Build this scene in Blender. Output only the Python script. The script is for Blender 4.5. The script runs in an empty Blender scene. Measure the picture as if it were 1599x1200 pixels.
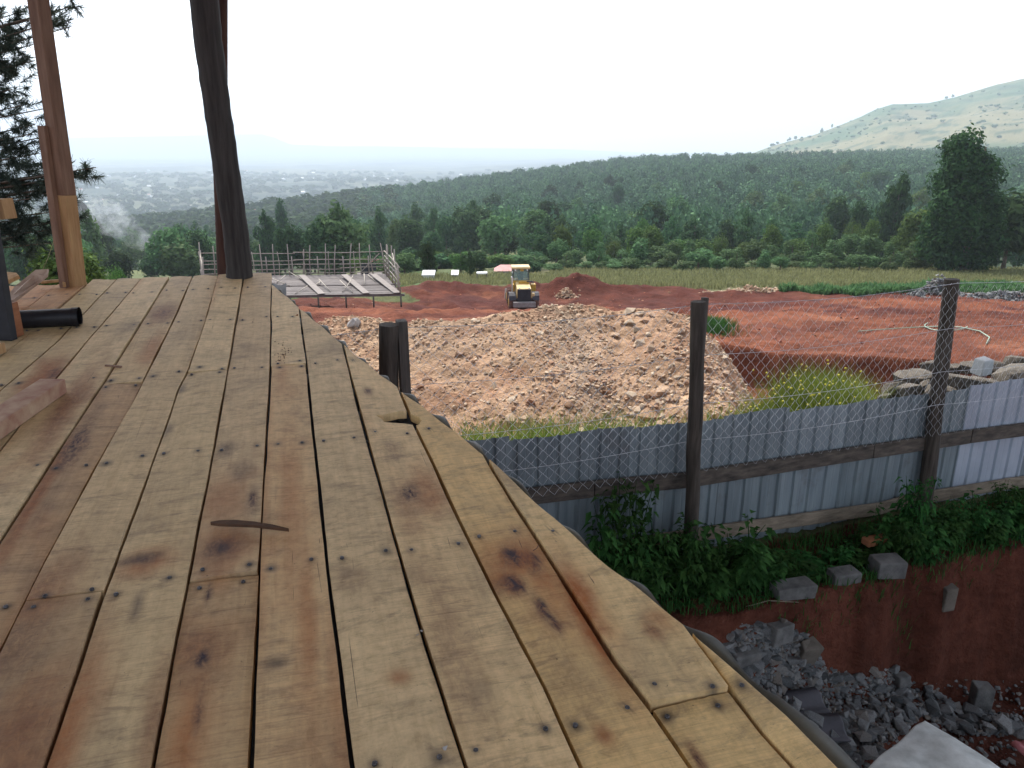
import bpy, bmesh, math, random
import numpy as np
from mathutils import Vector, Matrix
sc = bpy.context.scene
# ------------------------------------------------------------------ camera
F = 1180.0
PITCH = math.atan(370 / F)
cam = bpy.data.objects.new('camera', bpy.data.cameras.new('camera'))
sc.collection.objects.link(cam)
cam.location = (0, 0, 0)
cam.rotation_euler = (math.pi / 2 - PITCH, 0, 0)
cam.data.sensor_width = 36
cam.data.lens = F / 1599 * 36
cam.data.clip_start = 0.05
cam.data.clip_end = 60000
sc.camera = cam
# ------------------------------------------------------------------ sky, sun, exposure
SUN_EL, SUN_AZ = math.radians(53), math.radians(-20)     # azimuth from +Y, towards +X
w = bpy.data.worlds.new('World'); sc.world = w; w.use_nodes = True
nt = w.node_tree
sky = nt.nodes.new('ShaderNodeTexSky'); sky.sky_type = 'NISHITA'; sky.sun_disc = False
sky.sun_elevation = SUN_EL; sky.sun_rotation = SUN_AZ
sky.air_density = 1.0; sky.dust_density = 6.0; sky.ozone_density = 1.0; sky.altitude = 1800
bg = nt.nodes['Background']
hsv = nt.nodes.new('ShaderNodeHueSaturation'); hsv.inputs['Saturation'].default_value = .42      # thin white cloud over the whole sky
nt.links.new(sky.outputs[0], hsv.inputs['Color']); nt.links.new(hsv.outputs[0], bg.inputs[0]); bg.inputs[1].default_value = 0.15
sd = bpy.data.lights.new('sun', 'SUN'); sd.energy = 2.5; sd.angle = math.radians(0.6); sd.color = (1.0, 0.95, 0.87)
sun = bpy.data.objects.new('sun', sd); sc.collection.objects.link(sun)
sdir = Vector((math.sin(SUN_AZ) * math.cos(SUN_EL), math.cos(SUN_AZ) * math.cos(SUN_EL), math.sin(SUN_EL)))
sun.rotation_euler = sdir.to_track_quat('Z', 'Y').to_euler()
vs = sc.view_settings
vs.view_transform = 'Standard'; vs.look = 'None'; vs.gamma = 1.0; vs.exposure = 1.45
sc.cycles.volume_bounces = 1
sc.cycles.max_bounces = 6
sc.cycles.transparent_max_bounces = 12

# ------------------------------------------------------------------ helpers
fw = np.array([0, math.cos(PITCH), -math.sin(PITCH)]); upv = np.array([0, math.sin(PITCH), math.cos(PITCH)]); rt = np.array([1., 0, 0])
def ray(x, y): return fw + (x - 800) / F * rt + (600 - y) / F * upv
def atY(x, y, Y):
    r = ray(x, y); return r * Y / r[1]
def atZ(x, y, Z):
    r = ray(x, y); return r * Z / r[2]
def T(y): # drop per metre of Y
    r = ray(800, y); return -r[2] / r[1]
_tab = np.random.RandomState(7).rand(512, 512)
def vnoise(x, y):
    xi = np.floor(x).astype(int); yi = np.floor(y).astype(int)
    fx = x - xi; fy = y - yi
    fx = fx * fx * (3 - 2 * fx); fy = fy * fy * (3 - 2 * fy)
    a = _tab[xi % 512, yi % 512]; b = _tab[(xi + 1) % 512, yi % 512]
    c = _tab[xi % 512, (yi + 1) % 512]; d = _tab[(xi + 1) % 512, (yi + 1) % 512]
    return (a * (1 - fx) + b * fx) * (1 - fy) + (c * (1 - fx) + d * fx) * fy
def fbm(x, y, f=1.0, o=4, g=0.5, off=0.0):
    r = 0; a = 1; s = 0
    for i in range(o):
        r = r + a * (vnoise(x * f + 17.3 * i + off, y * f + 9.1 * i + off * 1.7) - 0.5); s += a
        a *= g; f *= 2.03
    return r / s * 2
def sstep(a, b, x):
    t = np.clip((x - a) / (b - a), 0, 1); return t * t * (3 - 2 * t)

def link(o, parent=None):
    sc.collection.objects.link(o)
    if parent is not None: o.parent = parent
    return o
def tag(o, label=None, cat=None, group=None, kind=None):
    if label: o['label'] = label
    if cat: o['category'] = cat
    if group: o['group'] = group
    if kind: o['kind'] = kind
    return o
def empty(name, loc=(0, 0, 0), rot=(0, 0, 0)):
    o = bpy.data.objects.new(name, None); o.location = loc; o.rotation_euler = rot
    o.empty_display_size = 0.2
    return link(o)
def npmesh(name, V, Q, smooth=False, cols=None, mats=None, midx=None):
    """V (n,3), Q (m,k) int"""
    me = bpy.data.meshes.new(name)
    V = np.asarray(V, dtype=np.float32)
    if not isinstance(Q, list): Q = [Q]
    Q = [np.asarray(q, dtype=np.int32) for q in Q if len(q)]
    me.vertices.add(len(V)); me.vertices.foreach_set('co', V.ravel())
    tot = sum(q.size for q in Q); nf = sum(len(q) for q in Q)
    me.loops.add(tot); me.loops.foreach_set('vertex_index', np.concatenate([q.ravel() for q in Q]))
    me.polygons.add(nf)
    lens = np.concatenate([np.full(len(q), q.shape[1]) for q in Q])
    st = np.concatenate([[0], np.cumsum(lens)[:-1]]).astype(np.int32)
    me.polygons.foreach_set('loop_start', st)
    me.polygons.foreach_set('use_smooth', np.full(nf, smooth, dtype=bool))
    if mats:
        for m in mats: me.materials.append(m)
    if midx is not None: me.polygons.foreach_set('material_index', np.asarray(midx, dtype=np.int32))
    me.update(calc_edges=True)
    me.validate()
    if cols:
        for k, c in cols.items():
            c = np.asarray(c, dtype=np.float32)
            if c.shape[1] == 3: c = np.hstack([c, np.ones((len(c), 1), np.float32)])
            at = me.color_attributes.new(k, 'FLOAT_COLOR', 'POINT')
            at.data.foreach_set('color', c.ravel())
    return me
def obj(name, me, parent=None, mat=None):
    o = bpy.data.objects.new(name, me)
    if mat is not None:
        me.materials.clear(); me.materials.append(mat)
    return link(o, parent)
class MB:
    def __init__(s): s.bm = bmesh.new()
    def box(s, c, d, M=None):
        """centre, dimensions, optional 3x3 rotation"""
        v = []
        for x in (-.5, .5):
            for y in (-.5, .5):
                for z in (-.5, .5):
                    p = Vector((x * d[0], y * d[1], z * d[2]))
                    if M is not None: p = M @ p
                    v.append(s.bm.verts.new(p + Vector(c)))
        for f in ((0, 1, 3, 2), (4, 6, 7, 5), (0, 4, 5, 1), (2, 3, 7, 6), (0, 2, 6, 4), (1, 5, 7, 3)):
            s.bm.faces.new([v[i] for i in f])
        return s
    def beam(s, a, b, w, h, up=(0, 0, 1)):
        a = Vector(a); b = Vector(b); d = (b - a)
        x = d.cross(Vector(up)); x = x.normalized() if x.length > 1e-6 else Vector((1, 0, 0))
        y = d.normalized(); z = x.cross(y)
        M = Matrix((x, y, z)).transposed()
        return s.box((a + b) / 2, (w, d.length, h), M)
    def tube(s, pts, rad, n=8, cap=True):
        pts = [Vector(p) for p in pts]
        if not hasattr(rad, '__len__'): rad = [rad] * len(pts)
        rings = []
        ref = None
        for i, p in enumerate(pts):
            d = (pts[min(i + 1, len(pts) - 1)] - pts[max(i - 1, 0)]).normalized()
            if ref is None:
                ref = d.orthogonal().normalized()
            ref = (ref - d * ref.dot(d)).normalized()
            q = d.cross(ref)
            rings.append([s.bm.verts.new(p + (ref * math.cos(k * 2 * math.pi / n) + q * math.sin(k * 2 * math.pi / n)) * rad[i]) for k in range(n)])
        for a, b in zip(rings, rings[1:]):
            for k in range(n):
                f = s.bm.faces.new((a[k], a[(k + 1) % n], b[(k + 1) % n], b[k])); f.smooth = True
        if cap:
            s.bm.faces.new(rings[0][::-1]); s.bm.faces.new(rings[-1])
        return s
    def poly(s, pts, faces):
        v = [s.bm.verts.new(p) for p in pts]
        for f in faces: s.bm.faces.new([v[i] for i in f])
        return s
    def build(s, name, mat, parent=None, bevel=0, jit=0):
        me = bpy.data.meshes.new(name)
        if jit:
            for v in s.bm.verts: v.co += Vector((random.uniform(-jit, jit), random.uniform(-jit, jit), random.uniform(-jit, jit)))
        bmesh.ops.recalc_face_normals(s.bm, faces=s.bm.faces[:])
        s.bm.to_mesh(me); s.bm.free()
        o = obj(name, me, parent, mat)
        if bevel:
            m = o.modifiers.new('bevel', 'BEVEL'); m.width = bevel; m.segments = 2; m.limit_method = 'ANGLE'
        return o

# ------------------------------------------------------------------ materials
def newmat(name):
    m = bpy.data.materials.new(name); m.use_nodes = True
    n = m.node_tree; b = n.nodes['Principled BSDF']
    return m, n, b
def N(n, t, **kw):
    x = n.nodes.new(t)
    for k, v in kw.items():
        if k.startswith('i_'): x.inputs[k[2:].replace('_', ' ')].default_value = v
        else: setattr(x, k, v)
    return x
def noise(n, vec, scale, detail=4, rough=.55, dist=0):
    x = N(n, 'ShaderNodeTexNoise'); x.inputs['Scale'].default_value = scale; x.inputs['Detail'].default_value = detail
    x.inputs['Roughness'].default_value = rough; x.inputs['Distortion'].default_value = dist
    if vec is not None: n.links.new(vec, x.inputs['Vector'])
    return x.outputs['Fac']
def ramp(n, fac, stops):
    r = N(n, 'ShaderNodeValToRGB'); el = r.color_ramp.elements
    while len(el) < len(stops): el.new(0.5)
    for e, (p, c) in zip(el, stops):
        e.position = p; e.color = (c[0], c[1], c[2], 1) if hasattr(c, '__len__') else (c, c, c, 1)
    n.links.new(fac, r.inputs[0]); return r.outputs[0]
def mix(n, fac, a, b, mode='MIX'):
    m = N(n, 'ShaderNodeMix', data_type='RGBA', blend_type=mode)
    for s, v in ((0, fac), (6, a), (7, b)):
        if hasattr(v, 'is_output') or isinstance(v, bpy.types.NodeSocket): n.links.new(v, m.inputs[s])
        elif s == 0: m.inputs[0].default_value = v
        else: m.inputs[s].default_value = (v[0], v[1], v[2], 1)
    return m.outputs[2]
def mth(n, op, a, b=None):
    m = N(n, 'ShaderNodeMath', operation=op)
    for i, v in enumerate((a, b)):
        if v is None: continue
        if isinstance(v, (int, float)): m.inputs[i].default_value = v
        else: n.links.new(v, m.inputs[i])
    return m.outputs[0]
def coords(n, kind='Object', scale=(1, 1, 1), rnd=0):
    tc = N(n, 'ShaderNodeTexCoord'); mp = N(n, 'ShaderNodeMapping'); mp.inputs['Scale'].default_value = scale
    src = tc.outputs[kind]
    if rnd:
        oi = N(n, 'ShaderNodeObjectInfo'); ad = N(n, 'ShaderNodeVectorMath', operation='MULTIPLY_ADD')
        cmb = N(n, 'ShaderNodeCombineXYZ')
        for k in range(3): n.links.new(oi.outputs['Random'], cmb.inputs[k])
        n.links.new(cmb.outputs[0], ad.inputs[0]); ad.inputs[1].default_value = (rnd, rnd * 1.7, rnd * .6)
        n.links.new(src, ad.inputs[2]); src = ad.outputs[0]
    n.links.new(src, mp.inputs['Vector']); return mp.outputs[0]
def bump(n, b, h, strength=.3, dist=.01):
    x = N(n, 'ShaderNodeBump'); x.inputs['Strength'].default_value = strength; x.inputs['Distance'].default_value = dist
    n.links.new(h, x.inputs['Height']); n.links.new(x.outputs[0], b.inputs['Normal'])
def mat_basic(name, c1, c2, scale=8, rough=.8, stretch=(1, 1, 1), metal=0, bs=.3, bd=.01, rnd=5, detail=6, spec=.3):
    m, n, b = newmat(name)
    v = coords(n, 'Object', stretch, rnd)
    f = noise(n, v, scale, detail, .6)
    c = ramp(n, f, [(.3, c1), (.7, c2)])
    n.links.new(c, b.inputs['Base Color']); b.inputs['Roughness'].default_value = rough; b.inputs['Metallic'].default_value = metal
    b.inputs['Specular IOR Level'].default_value = spec
    f2 = noise(n, v, scale * 6, 5, .6)
    if bs: bump(n, b, f2, bs, bd)
    return m
def mat_leaf(name, c_dark, c_light, trans=.3, hue=.12):
    m, n, b = newmat(name)
    at = N(n, 'ShaderNodeAttribute', attribute_name='leaf')
    oi = N(n, 'ShaderNodeObjectInfo')
    c = mix(n, at.outputs['Fac'], c_dark, c_light)
    hs = N(n, 'ShaderNodeHueSaturation')
    n.links.new(c, hs.inputs['Color'])
    mr = N(n, 'ShaderNodeMapRange'); n.links.new(oi.outputs['Random'], mr.inputs[0]); mr.inputs[3].default_value = .5 - hue * .25; mr.inputs[4].default_value = .5 + hue * .2
    n.links.new(mr.outputs[0], hs.inputs['Hue'])
    mr2 = N(n, 'ShaderNodeMapRange'); n.links.new(oi.outputs['Random'], mr2.inputs[0]); mr2.inputs[3].default_value = 1 - hue * 2.2; mr2.inputs[4].default_value = 1 + hue * 2.2
    n.links.new(mr2.outputs[0], hs.inputs['Value'])
    n.links.new(hs.outputs[0], b.inputs['Base Color']); b.inputs['Roughness'].default_value = .8
    b.inputs['Specular IOR Level'].default_value = .06
    tr = N(n, 'ShaderNodeBsdfTranslucent'); n.links.new(hs.outputs[0], tr.inputs[0])
    ms = N(n, 'ShaderNodeMixShader'); ms.inputs[0].default_value = trans
    n.links.new(b.outputs[0], ms.inputs[1]); n.links.new(tr.outputs[0], ms.inputs[2])
    n.links.new(ms.outputs[0], n.nodes['Material Output'].inputs[0])
    return m
def mat_wood_deck():
    m, n, b = newmat('rough_sawn_plank')
    tint = N(n, 'ShaderNodeAttribute', attribute_name='tint').outputs['Color']
    st = N(n, 'ShaderNodeAttribute', attribute_name='stain').outputs['Color']
    sp = N(n, 'ShaderNodeSeparateColor'); n.links.new(st, sp.inputs[0])
    along = coords(n, 'Object', (26, 1.6, 1), 7)      # grain along the board
    cross = coords(n, 'Object', (2.2, 175, 1), 7)     # saw marks across the board
    cross2 = coords(n, 'Object', (5, 420, 1), 3)
    blot = coords(n, 'Object', (1, .8, 1), 9)
    g = noise(n, along, 1.6, 6, .62, .6)
    c1 = mix(n, 1.0, tint, ramp(n, g, [(.25, (.86, .82, .77)), (.5, (1, .99, .97)), (.78, (1.10, 1.09, 1.05))]), 'MULTIPLY')
    s1 = noise(n, cross, 1, 3, .6, .05)
    msk = ramp(n, noise(n, coords(n, 'Object', (1.5, 1.1, 1), 4), 1.4, 4, .6), [(.35, .12), (.68, .75)])
    c2 = mix(n, msk, c1, ramp(n, s1, [(.32, (.66, .63, .6)), (.5, (1, 1, 1)), (.7, (1.13, 1.13, 1.1))]), 'MULTIPLY')
    s2 = noise(n, cross2, 1, 2, .5)
    c2 = mix(n, mth(n, 'MULTIPLY', msk, .45), c2, ramp(n, s2, [(.35, (.78, .76, .74)), (.6, (1.08, 1.08, 1.08))]), 'MULTIPLY')
    # grey weathering and brown damp blotches
    bl = noise(n, blot, 3.2, 6, .65, .8)
    c3 = mix(n, ramp(n, bl, [(.47, 0), (.75, .55)]), c2, (.23, .165, .10))
    bl2 = noise(n, blot, 7.5, 6, .7, .5)
    c3 = mix(n, ramp(n, bl2, [(.5, 0), (.8, .5)]), c3, (.50, .36, .19))
    bl3 = noise(n, coords(n, 'Object', (5, 14, 1), 13), 1.0, 5, .75, .5)
    c3 = mix(n, ramp(n, bl3, [(.52, 0), (.74, .6)]), c3, (.15, .105, .07))
    sm = noise(n, coords(n, 'Object', (9, 26, 1), 17), 1.0, 5, .7, .8)
    c3 = mix(n, ramp(n, sm, [(.58, 0), (.72, .45)]), c3, (.12, .085, .06))
    # red gum stains, dark knots, iron blackening
    sn = noise(n, coords(n, 'Object', (22, 14, 1), 2), 1, 6, .7, .6)
    r = mth(n, 'MULTIPLY', sp.outputs[0], ramp(n, sn, [(.2, .75), (.7, 1.3)]))
    c4 = mix(n, r, c3, (.36, .11, .022))
    k = mth(n, 'MULTIPLY', sp.outputs[1], ramp(n, noise(n, coords(n, 'Object', (40, 22, 1), 2), 1, 5, .7, 1.0), [(.3, .3), (.6, 1.3)]))
    c5 = mix(n, k, c4, (.045, .022, .028))
    c6 = mix(n, sp.outputs[2], c5, (.03, .032, .038))
    # fine mottling and specks
    mo = noise(n, coords(n, 'Object', (1, 1, 1), 23), 26, 8, .75, .2)
    c6 = mix(n, .8, c6, ramp(n, mo, [(.3, (.74, .71, .66)), (.5, (1, 1, 1)), (.7, (1.16, 1.16, 1.13))]), 'MULTIPLY')
    mo2 = noise(n, coords(n, 'Object', (60, 170, 1), 29), 1, 3, .6)
    c6 = mix(n, ramp(n, mo2, [(.68, 0), (.74, .55)]), c6, (.09, .06, .04))
    # long curved splits: thin level lines of a slow noise, only in some places
    cn = noise(n, coords(n, 'Object', (11, .3, 1), 31), 1, 0, .5, 0)
    ln = mth(n, 'LESS_THAN', mth(n, 'ABSOLUTE', mth(n, 'SUBTRACT', cn, .5)), .0028)
    lm = ramp(n, noise(n, coords(n, 'Object', (2, .9, 1), 37), 1.3, 2, .5), [(.64, 0), (.67, .8)])
    c6 = mix(n, mth(n, 'MULTIPLY', ln, lm), c6, (.05, .03, .02))
    # drying checks
    ck = noise(n, coords(n, 'Object', (55, 2.2, 1), 11), 1, 2, .5, 1.2)
    c7 = mix(n, ramp(n, ck, [(.735, 0), (.765, .8)]), c6, (.05, .03, .02))
    pk = noise(n, coords(n, 'Object', (60, 60, 1), 5), 1, 2, .5)
    c8 = mix(n, ramp(n, pk, [(.74, 0), (.78, .6)]), c7, (.07, .045, .03))
    n.links.new(c8, b.inputs['Base Color'])
    b.inputs['Roughness'].default_value = .72; b.inputs['Specular IOR Level'].default_value = .35
    h = mth(n, 'ADD', mth(n, 'MULTIPLY', s1, .7), mth(n, 'ADD', mth(n, 'MULTIPLY', g, .8), mth(n, 'MULTIPLY', ck, .3)))
    bump(n, b, h, .55, .004)
    return m
def mat_ground():
    m, n, b = newmat('soil_and_turf')
    gc = N(n, 'ShaderNodeAttribute', attribute_name='gcol').outputs['Color']
    v = coords(n, 'Object')
    f1 = noise(n, v, .9, 8, .65); f2 = noise(n, v, 9, 6, .7)
    c = mix(n, 1, gc, ramp(n, f1, [(.3, (.66, .64, .62)), (.7, (1.3, 1.3, 1.3))]), 'MULTIPLY')
    c = mix(n, .8, c, ramp(n, f2, [(.3, (.6, .58, .56)), (.7, (1.35, 1.35, 1.35))]), 'MULTIPLY')
    n.links.new(c, b.inputs['Base Color']); b.inputs['Roughness'].default_value = .95; b.inputs['Specular IOR Level'].default_value = .1
    bump(n, b, mth(n, 'ADD', f2, mth(n, 'MULTIPLY', noise(n, v, 2.2, 6, .6), 2.)), .8, .12)
    return m
M = {}
M['plank'] = mat_wood_deck()
M['ground'] = mat_ground()
M['darkpole'] = mat_basic('creosoted_pole', (.02, .018, .017), (.075, .068, .063), 2.5, .75, (9, 9, .8), bs=.25, bd=.006)
M['redpole'] = mat_basic('reddish_pole', (.05, .022, .018), (.11, .055, .04), 3, .8, (8, 8, .8), bs=.5)
M['redbeam'] = mat_basic('red_timber', (.16, .085, .055), (.30, .185, .125), 3, .7, (9, 9, .9), bs=.4, bd=.004)
M['tanbeam'] = mat_basic('fresh_timber', (.34, .19, .085), (.58, .37, .18), 3, .7, (9, 9, .9), bs=.4, bd=.004)
M['redboard'] = mat_basic('gum_stained_board', (.24, .07, .025), (.42, .22, .1), 3, .7, (4, 4, 1), bs=.4, bd=.004)
M['paleslab'] = mat_basic('pale_bark_slab', (.3, .2, .13), (.5, .36, .26), 5, .75, (1, 5, 3), bs=.5)
M['fpost'] = mat_basic('weathered_post', (.028, .023, .019), (.11, .092, .075), 3, .85, (10, 10, .8), bs=.7, bd=.006)
M['gpost'] = mat_basic('grey_post', (.05, .045, .04), (.17, .15, .13), 3, .85, (10, 10, .8), bs=.7, bd=.006)
M['gpost2'] = mat_basic('grey_plank', (.14, .12, .11), (.26, .23, .21), 2, .85, (1, 6, 1), bs=0)
M['rail'] = mat_basic('weathered_rail', (.035, .03, .028), (.15, .125, .1), 2.4, .85, (1.2, 6, 9), bs=.7, bd=.006)
M['raillow'] = mat_basic('bleached_rail', (.13, .105, .075), (.33, .27, .2), 2.4, .85, (1.2, 6, 9), bs=.7, bd=.006)
M['pipe'] = mat_basic('black_steel', (.007, .007, .009), (.028, .028, .032), 6, .42, bs=.15)
M['darkpaint'] = mat_basic('dark_steel_post', (.02, .022, .027), (.045, .047, .053), 5, .6, bs=.1)
M['nail'] = mat_basic('rusty_nail', (.03, .03, .035), (.14, .13, .13), 200, .45, metal=.8, bs=0)
M['wire'] = mat_basic('galvanised_wire', (.5, .52, .54), (.75, .77, .8), 30, .45, metal=.35, bs=0)
M['roofsheet'] = mat_basic('old_iron_sheet', (.07, .075, .07), (.2, .21, .2), 4, .55, metal=.3, bs=.1)
M['scaf'] = mat_basic('bare_pole_wood', (.2, .175, .15), (.38, .34, .29), 3, .85, (3, 3, .5), bs=0)
M['scafdeck'] = mat_basic('grey_board', (.06, .052, .05), (.19, .165, .155), 2, .85, (1, 6, 1), bs=0)
M['yellow'] = mat_basic('loader_paint', (.34, .19, .02), (.5, .31, .05), 3, .5, bs=0)
M['cream'] = mat_basic('dusty_cream_paint', (.46, .33, .13), (.62, .47, .24), 3, .5, bs=0)
M['blackpart'] = mat_basic('black_metal', (.012, .012, .018), (.04, .04, .05), 4, .6, bs=0)
M['tyre'] = mat_basic('muddy_tyre', (.06, .035, .03), (.2, .1, .07), 5, .9, bs=.3)
M['greysteel'] = mat_basic('dusty_counterweight', (.16, .14, .13), (.3, .27, .26), 4, .6, bs=.1)
M['whitepaint'] = mat_basic('white_paint', (.55, .55, .55), (.75, .75, .75), 3, .5, bs=0)
M['chimneygrey'] = mat_basic('dull_metal', (.3, .3, .3), (.5, .5, .5), 3, .5, bs=0)
M['person'] = mat_basic('dark_overall', (.02, .025, .03), (.05, .055, .06), 6, .9, bs=0)
M['skin'] = mat_basic('brown_skin', (.05, .025, .015), (.08, .04, .025), 6, .6, bs=0)
M['bark'] = mat_basic('bark', (.05, .04, .03), (.16, .13, .1), 4, .9, (4, 4, 1), bs=.6, bd=.02)
M['palebark'] = mat_basic('pale_bark', (.16, .14, .11), (.34, .3, .25), 3, .9, (3, 3, 1), bs=.4, bd=.02)
M['whitewash'] = mat_basic('white_wall', (.45, .46, .46), (.66, .67, .67), 1, .8, bs=0)
M['ironroof'] = mat_basic('iron_and_shade_roof', (.4, .42, .44), (.65, .67, .7), 1, .45, bs=0)
M['pinkroof'] = mat_basic('pink_roof', (.4, .16, .15), (.58, .27, .25), 1, .6, bs=0)
M['redroof'] = mat_basic('red_roof', (.42, .08, .06), (.55, .13, .1), 1, .6, bs=0)
M['greyblock'] = mat_basic('quarry_block', (.07, .07, .068), (.17, .168, .16), 9, .9, bs=.7, bd=.01)
M['greystone'] = mat_basic('grey_stone', (.055, .062, .066), (.14, .15, .155), 7, .85, bs=.5, bd=.008)
M['palestone'] = mat_basic('pale_stone', (.3, .28, .26), (.5, .47, .44), 5, .9, bs=.7, bd=.02)
M['pilestone'] = mat_basic('brown_grey_stone', (.06, .052, .042), (.19, .165, .135), 4, .9, bs=.7, bd=.02)
M['brick'] = mat_basic('orange_timber', (.26, .1, .045), (.4, .17, .08), 6, .8, (5, 1, 5), bs=.3)
M['whitesheet'] = mat_basic('white_iron_sheet', (.36, .38, .36), (.72, .75, .73), 5, .5, bs=.1)
M['pinksheet'] = mat_basic('pink_iron_sheet', (.32, .09, .1), (.45, .17, .18), 3, .45, bs=.1)
M['tile'] = mat_basic('dark_roof_tile', (.03, .03, .036), (.075, .07, .08), 5, .45, bs=.2)
M['hose'] = mat_basic('pale_green_hose', (.22, .32, .24), (.32, .42, .33), 4, .5, bs=0)
M['rope'] = mat_basic('string', (.2, .2, .1), (.35, .34, .2), 30, .8, bs=0)
M['leaf_euc'] = mat_leaf('eucalyptus_leaves', (.026, .066, .030), (.085, .165, .062))
M['leaf_dark'] = mat_leaf('dark_crown_leaves', (.015, .040, .017), (.052, .105, .034))
M['leaf_bright'] = mat_leaf('bright_crown_leaves', (.045, .095, .025), (.12, .20, .05))
M['leaf_shrub'] = mat_leaf('wattle_leaves', (.05, .10, .04), (.135, .225, .09))
M['leaf_pine'] = mat_leaf('pine_needles', (.030, .072, .042), (.115, .215, .10), .1, .08)
M['leaf_needle'] = mat_leaf('near_pine_needles', (.022, .036, .03), (.075, .10, .08), .35, .05)
M['leaf_weed'] = mat_leaf('weed_leaves', (.022, .065, .018), (.06, .16, .04), .25, .08)
M['leaf_grass'] = mat_leaf('grass_blades', (.10, .16, .03), (.24, .32, .07), .35, .1)
M['leaf_dry'] = mat_leaf('dry_grass_blades', (.10, .10, .045), (.20, .19, .09), .35, .1)
M['leaf_maize'] = mat_leaf('maize_leaves', (.04, .10, .035), (.10, .19, .075), .35, .05)
M['flower'] = mat_basic('yellow_flowers', (.5, .42, .03), (.6, .55, .08), 5, .7, bs=0)

def mat_sheet():
    m, n, b = newmat('galvanised_wall_sheet')
    v = coords(n, 'Object', (1, 1, 1), 20)
    oi = N(n, 'ShaderNodeObjectInfo')
    base = ramp(n, oi.outputs['Random'], [(0, (.185, .225, .245)), (.5, (.245, .298, .32)), (1, (.31, .37, .40))])
    st = noise(n, coords(n, 'Object', (14, 14, 1.2), 20), 1, 5, .6)
    c = mix(n, 1, base, ramp(n, st, [(.3, (.7, .72, .74)), (.7, (1.15, 1.13, 1.1))]), 'MULTIPLY')
    d = noise(n, v, 3.5, 6, .7)
    c = mix(n, ramp(n, d, [(.56, 0), (.76, .55)]), c, (.13, .115, .1))
    n.links.new(c, b.inputs['Base Color']); b.inputs['Metallic'].default_value = .25; b.inputs['Roughness'].default_value = .5
    bump(n, b, noise(n, v, 9, 3, .5), .12, .01)
    return m
M['sheet'] = mat_sheet()
def mat_rock(name, stops):
    m, n, b = newmat(name)
    oi = N(n, 'ShaderNodeObjectInfo')
    at = N(n, 'ShaderNodeAttribute', attribute_name='leaf')
    v = coords(n, 'Object', (1, 1, 1), 6)
    f = mth(n, 'FRACT', mth(n, 'ADD', oi.outputs['Random'], at.outputs['Fac']))
    c = ramp(n, f, stops)
    c = mix(n, 1, c, ramp(n, noise(n, v, 9, 6, .7), [(.3, (.65, .62, .6)), (.7, (1.25, 1.25, 1.25))]), 'MULTIPLY')
    n.links.new(c, b.inputs['Base Color']); b.inputs['Roughness'].default_value = .9; b.inputs['Specular IOR Level'].default_value = .15
    bump(n, b, noise(n, v, 22, 5, .6), .5, .02)
    return m
M['heaprock'] = mat_rock('heap_rock', [(0, (.31, .19, .12)), (.3, (.41, .28, .185)), (.55, (.35, .275, .20)), (.75, (.52, .42, .31)), (1, (.31, .18, .115))])
M['greyrock'] = mat_rock('debris_rock', [(0, (.09, .097, .10)), (.4, (.15, .158, .16)), (.75, (.23, .235, .232)), (1, (.15, .13, .108))])

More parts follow.
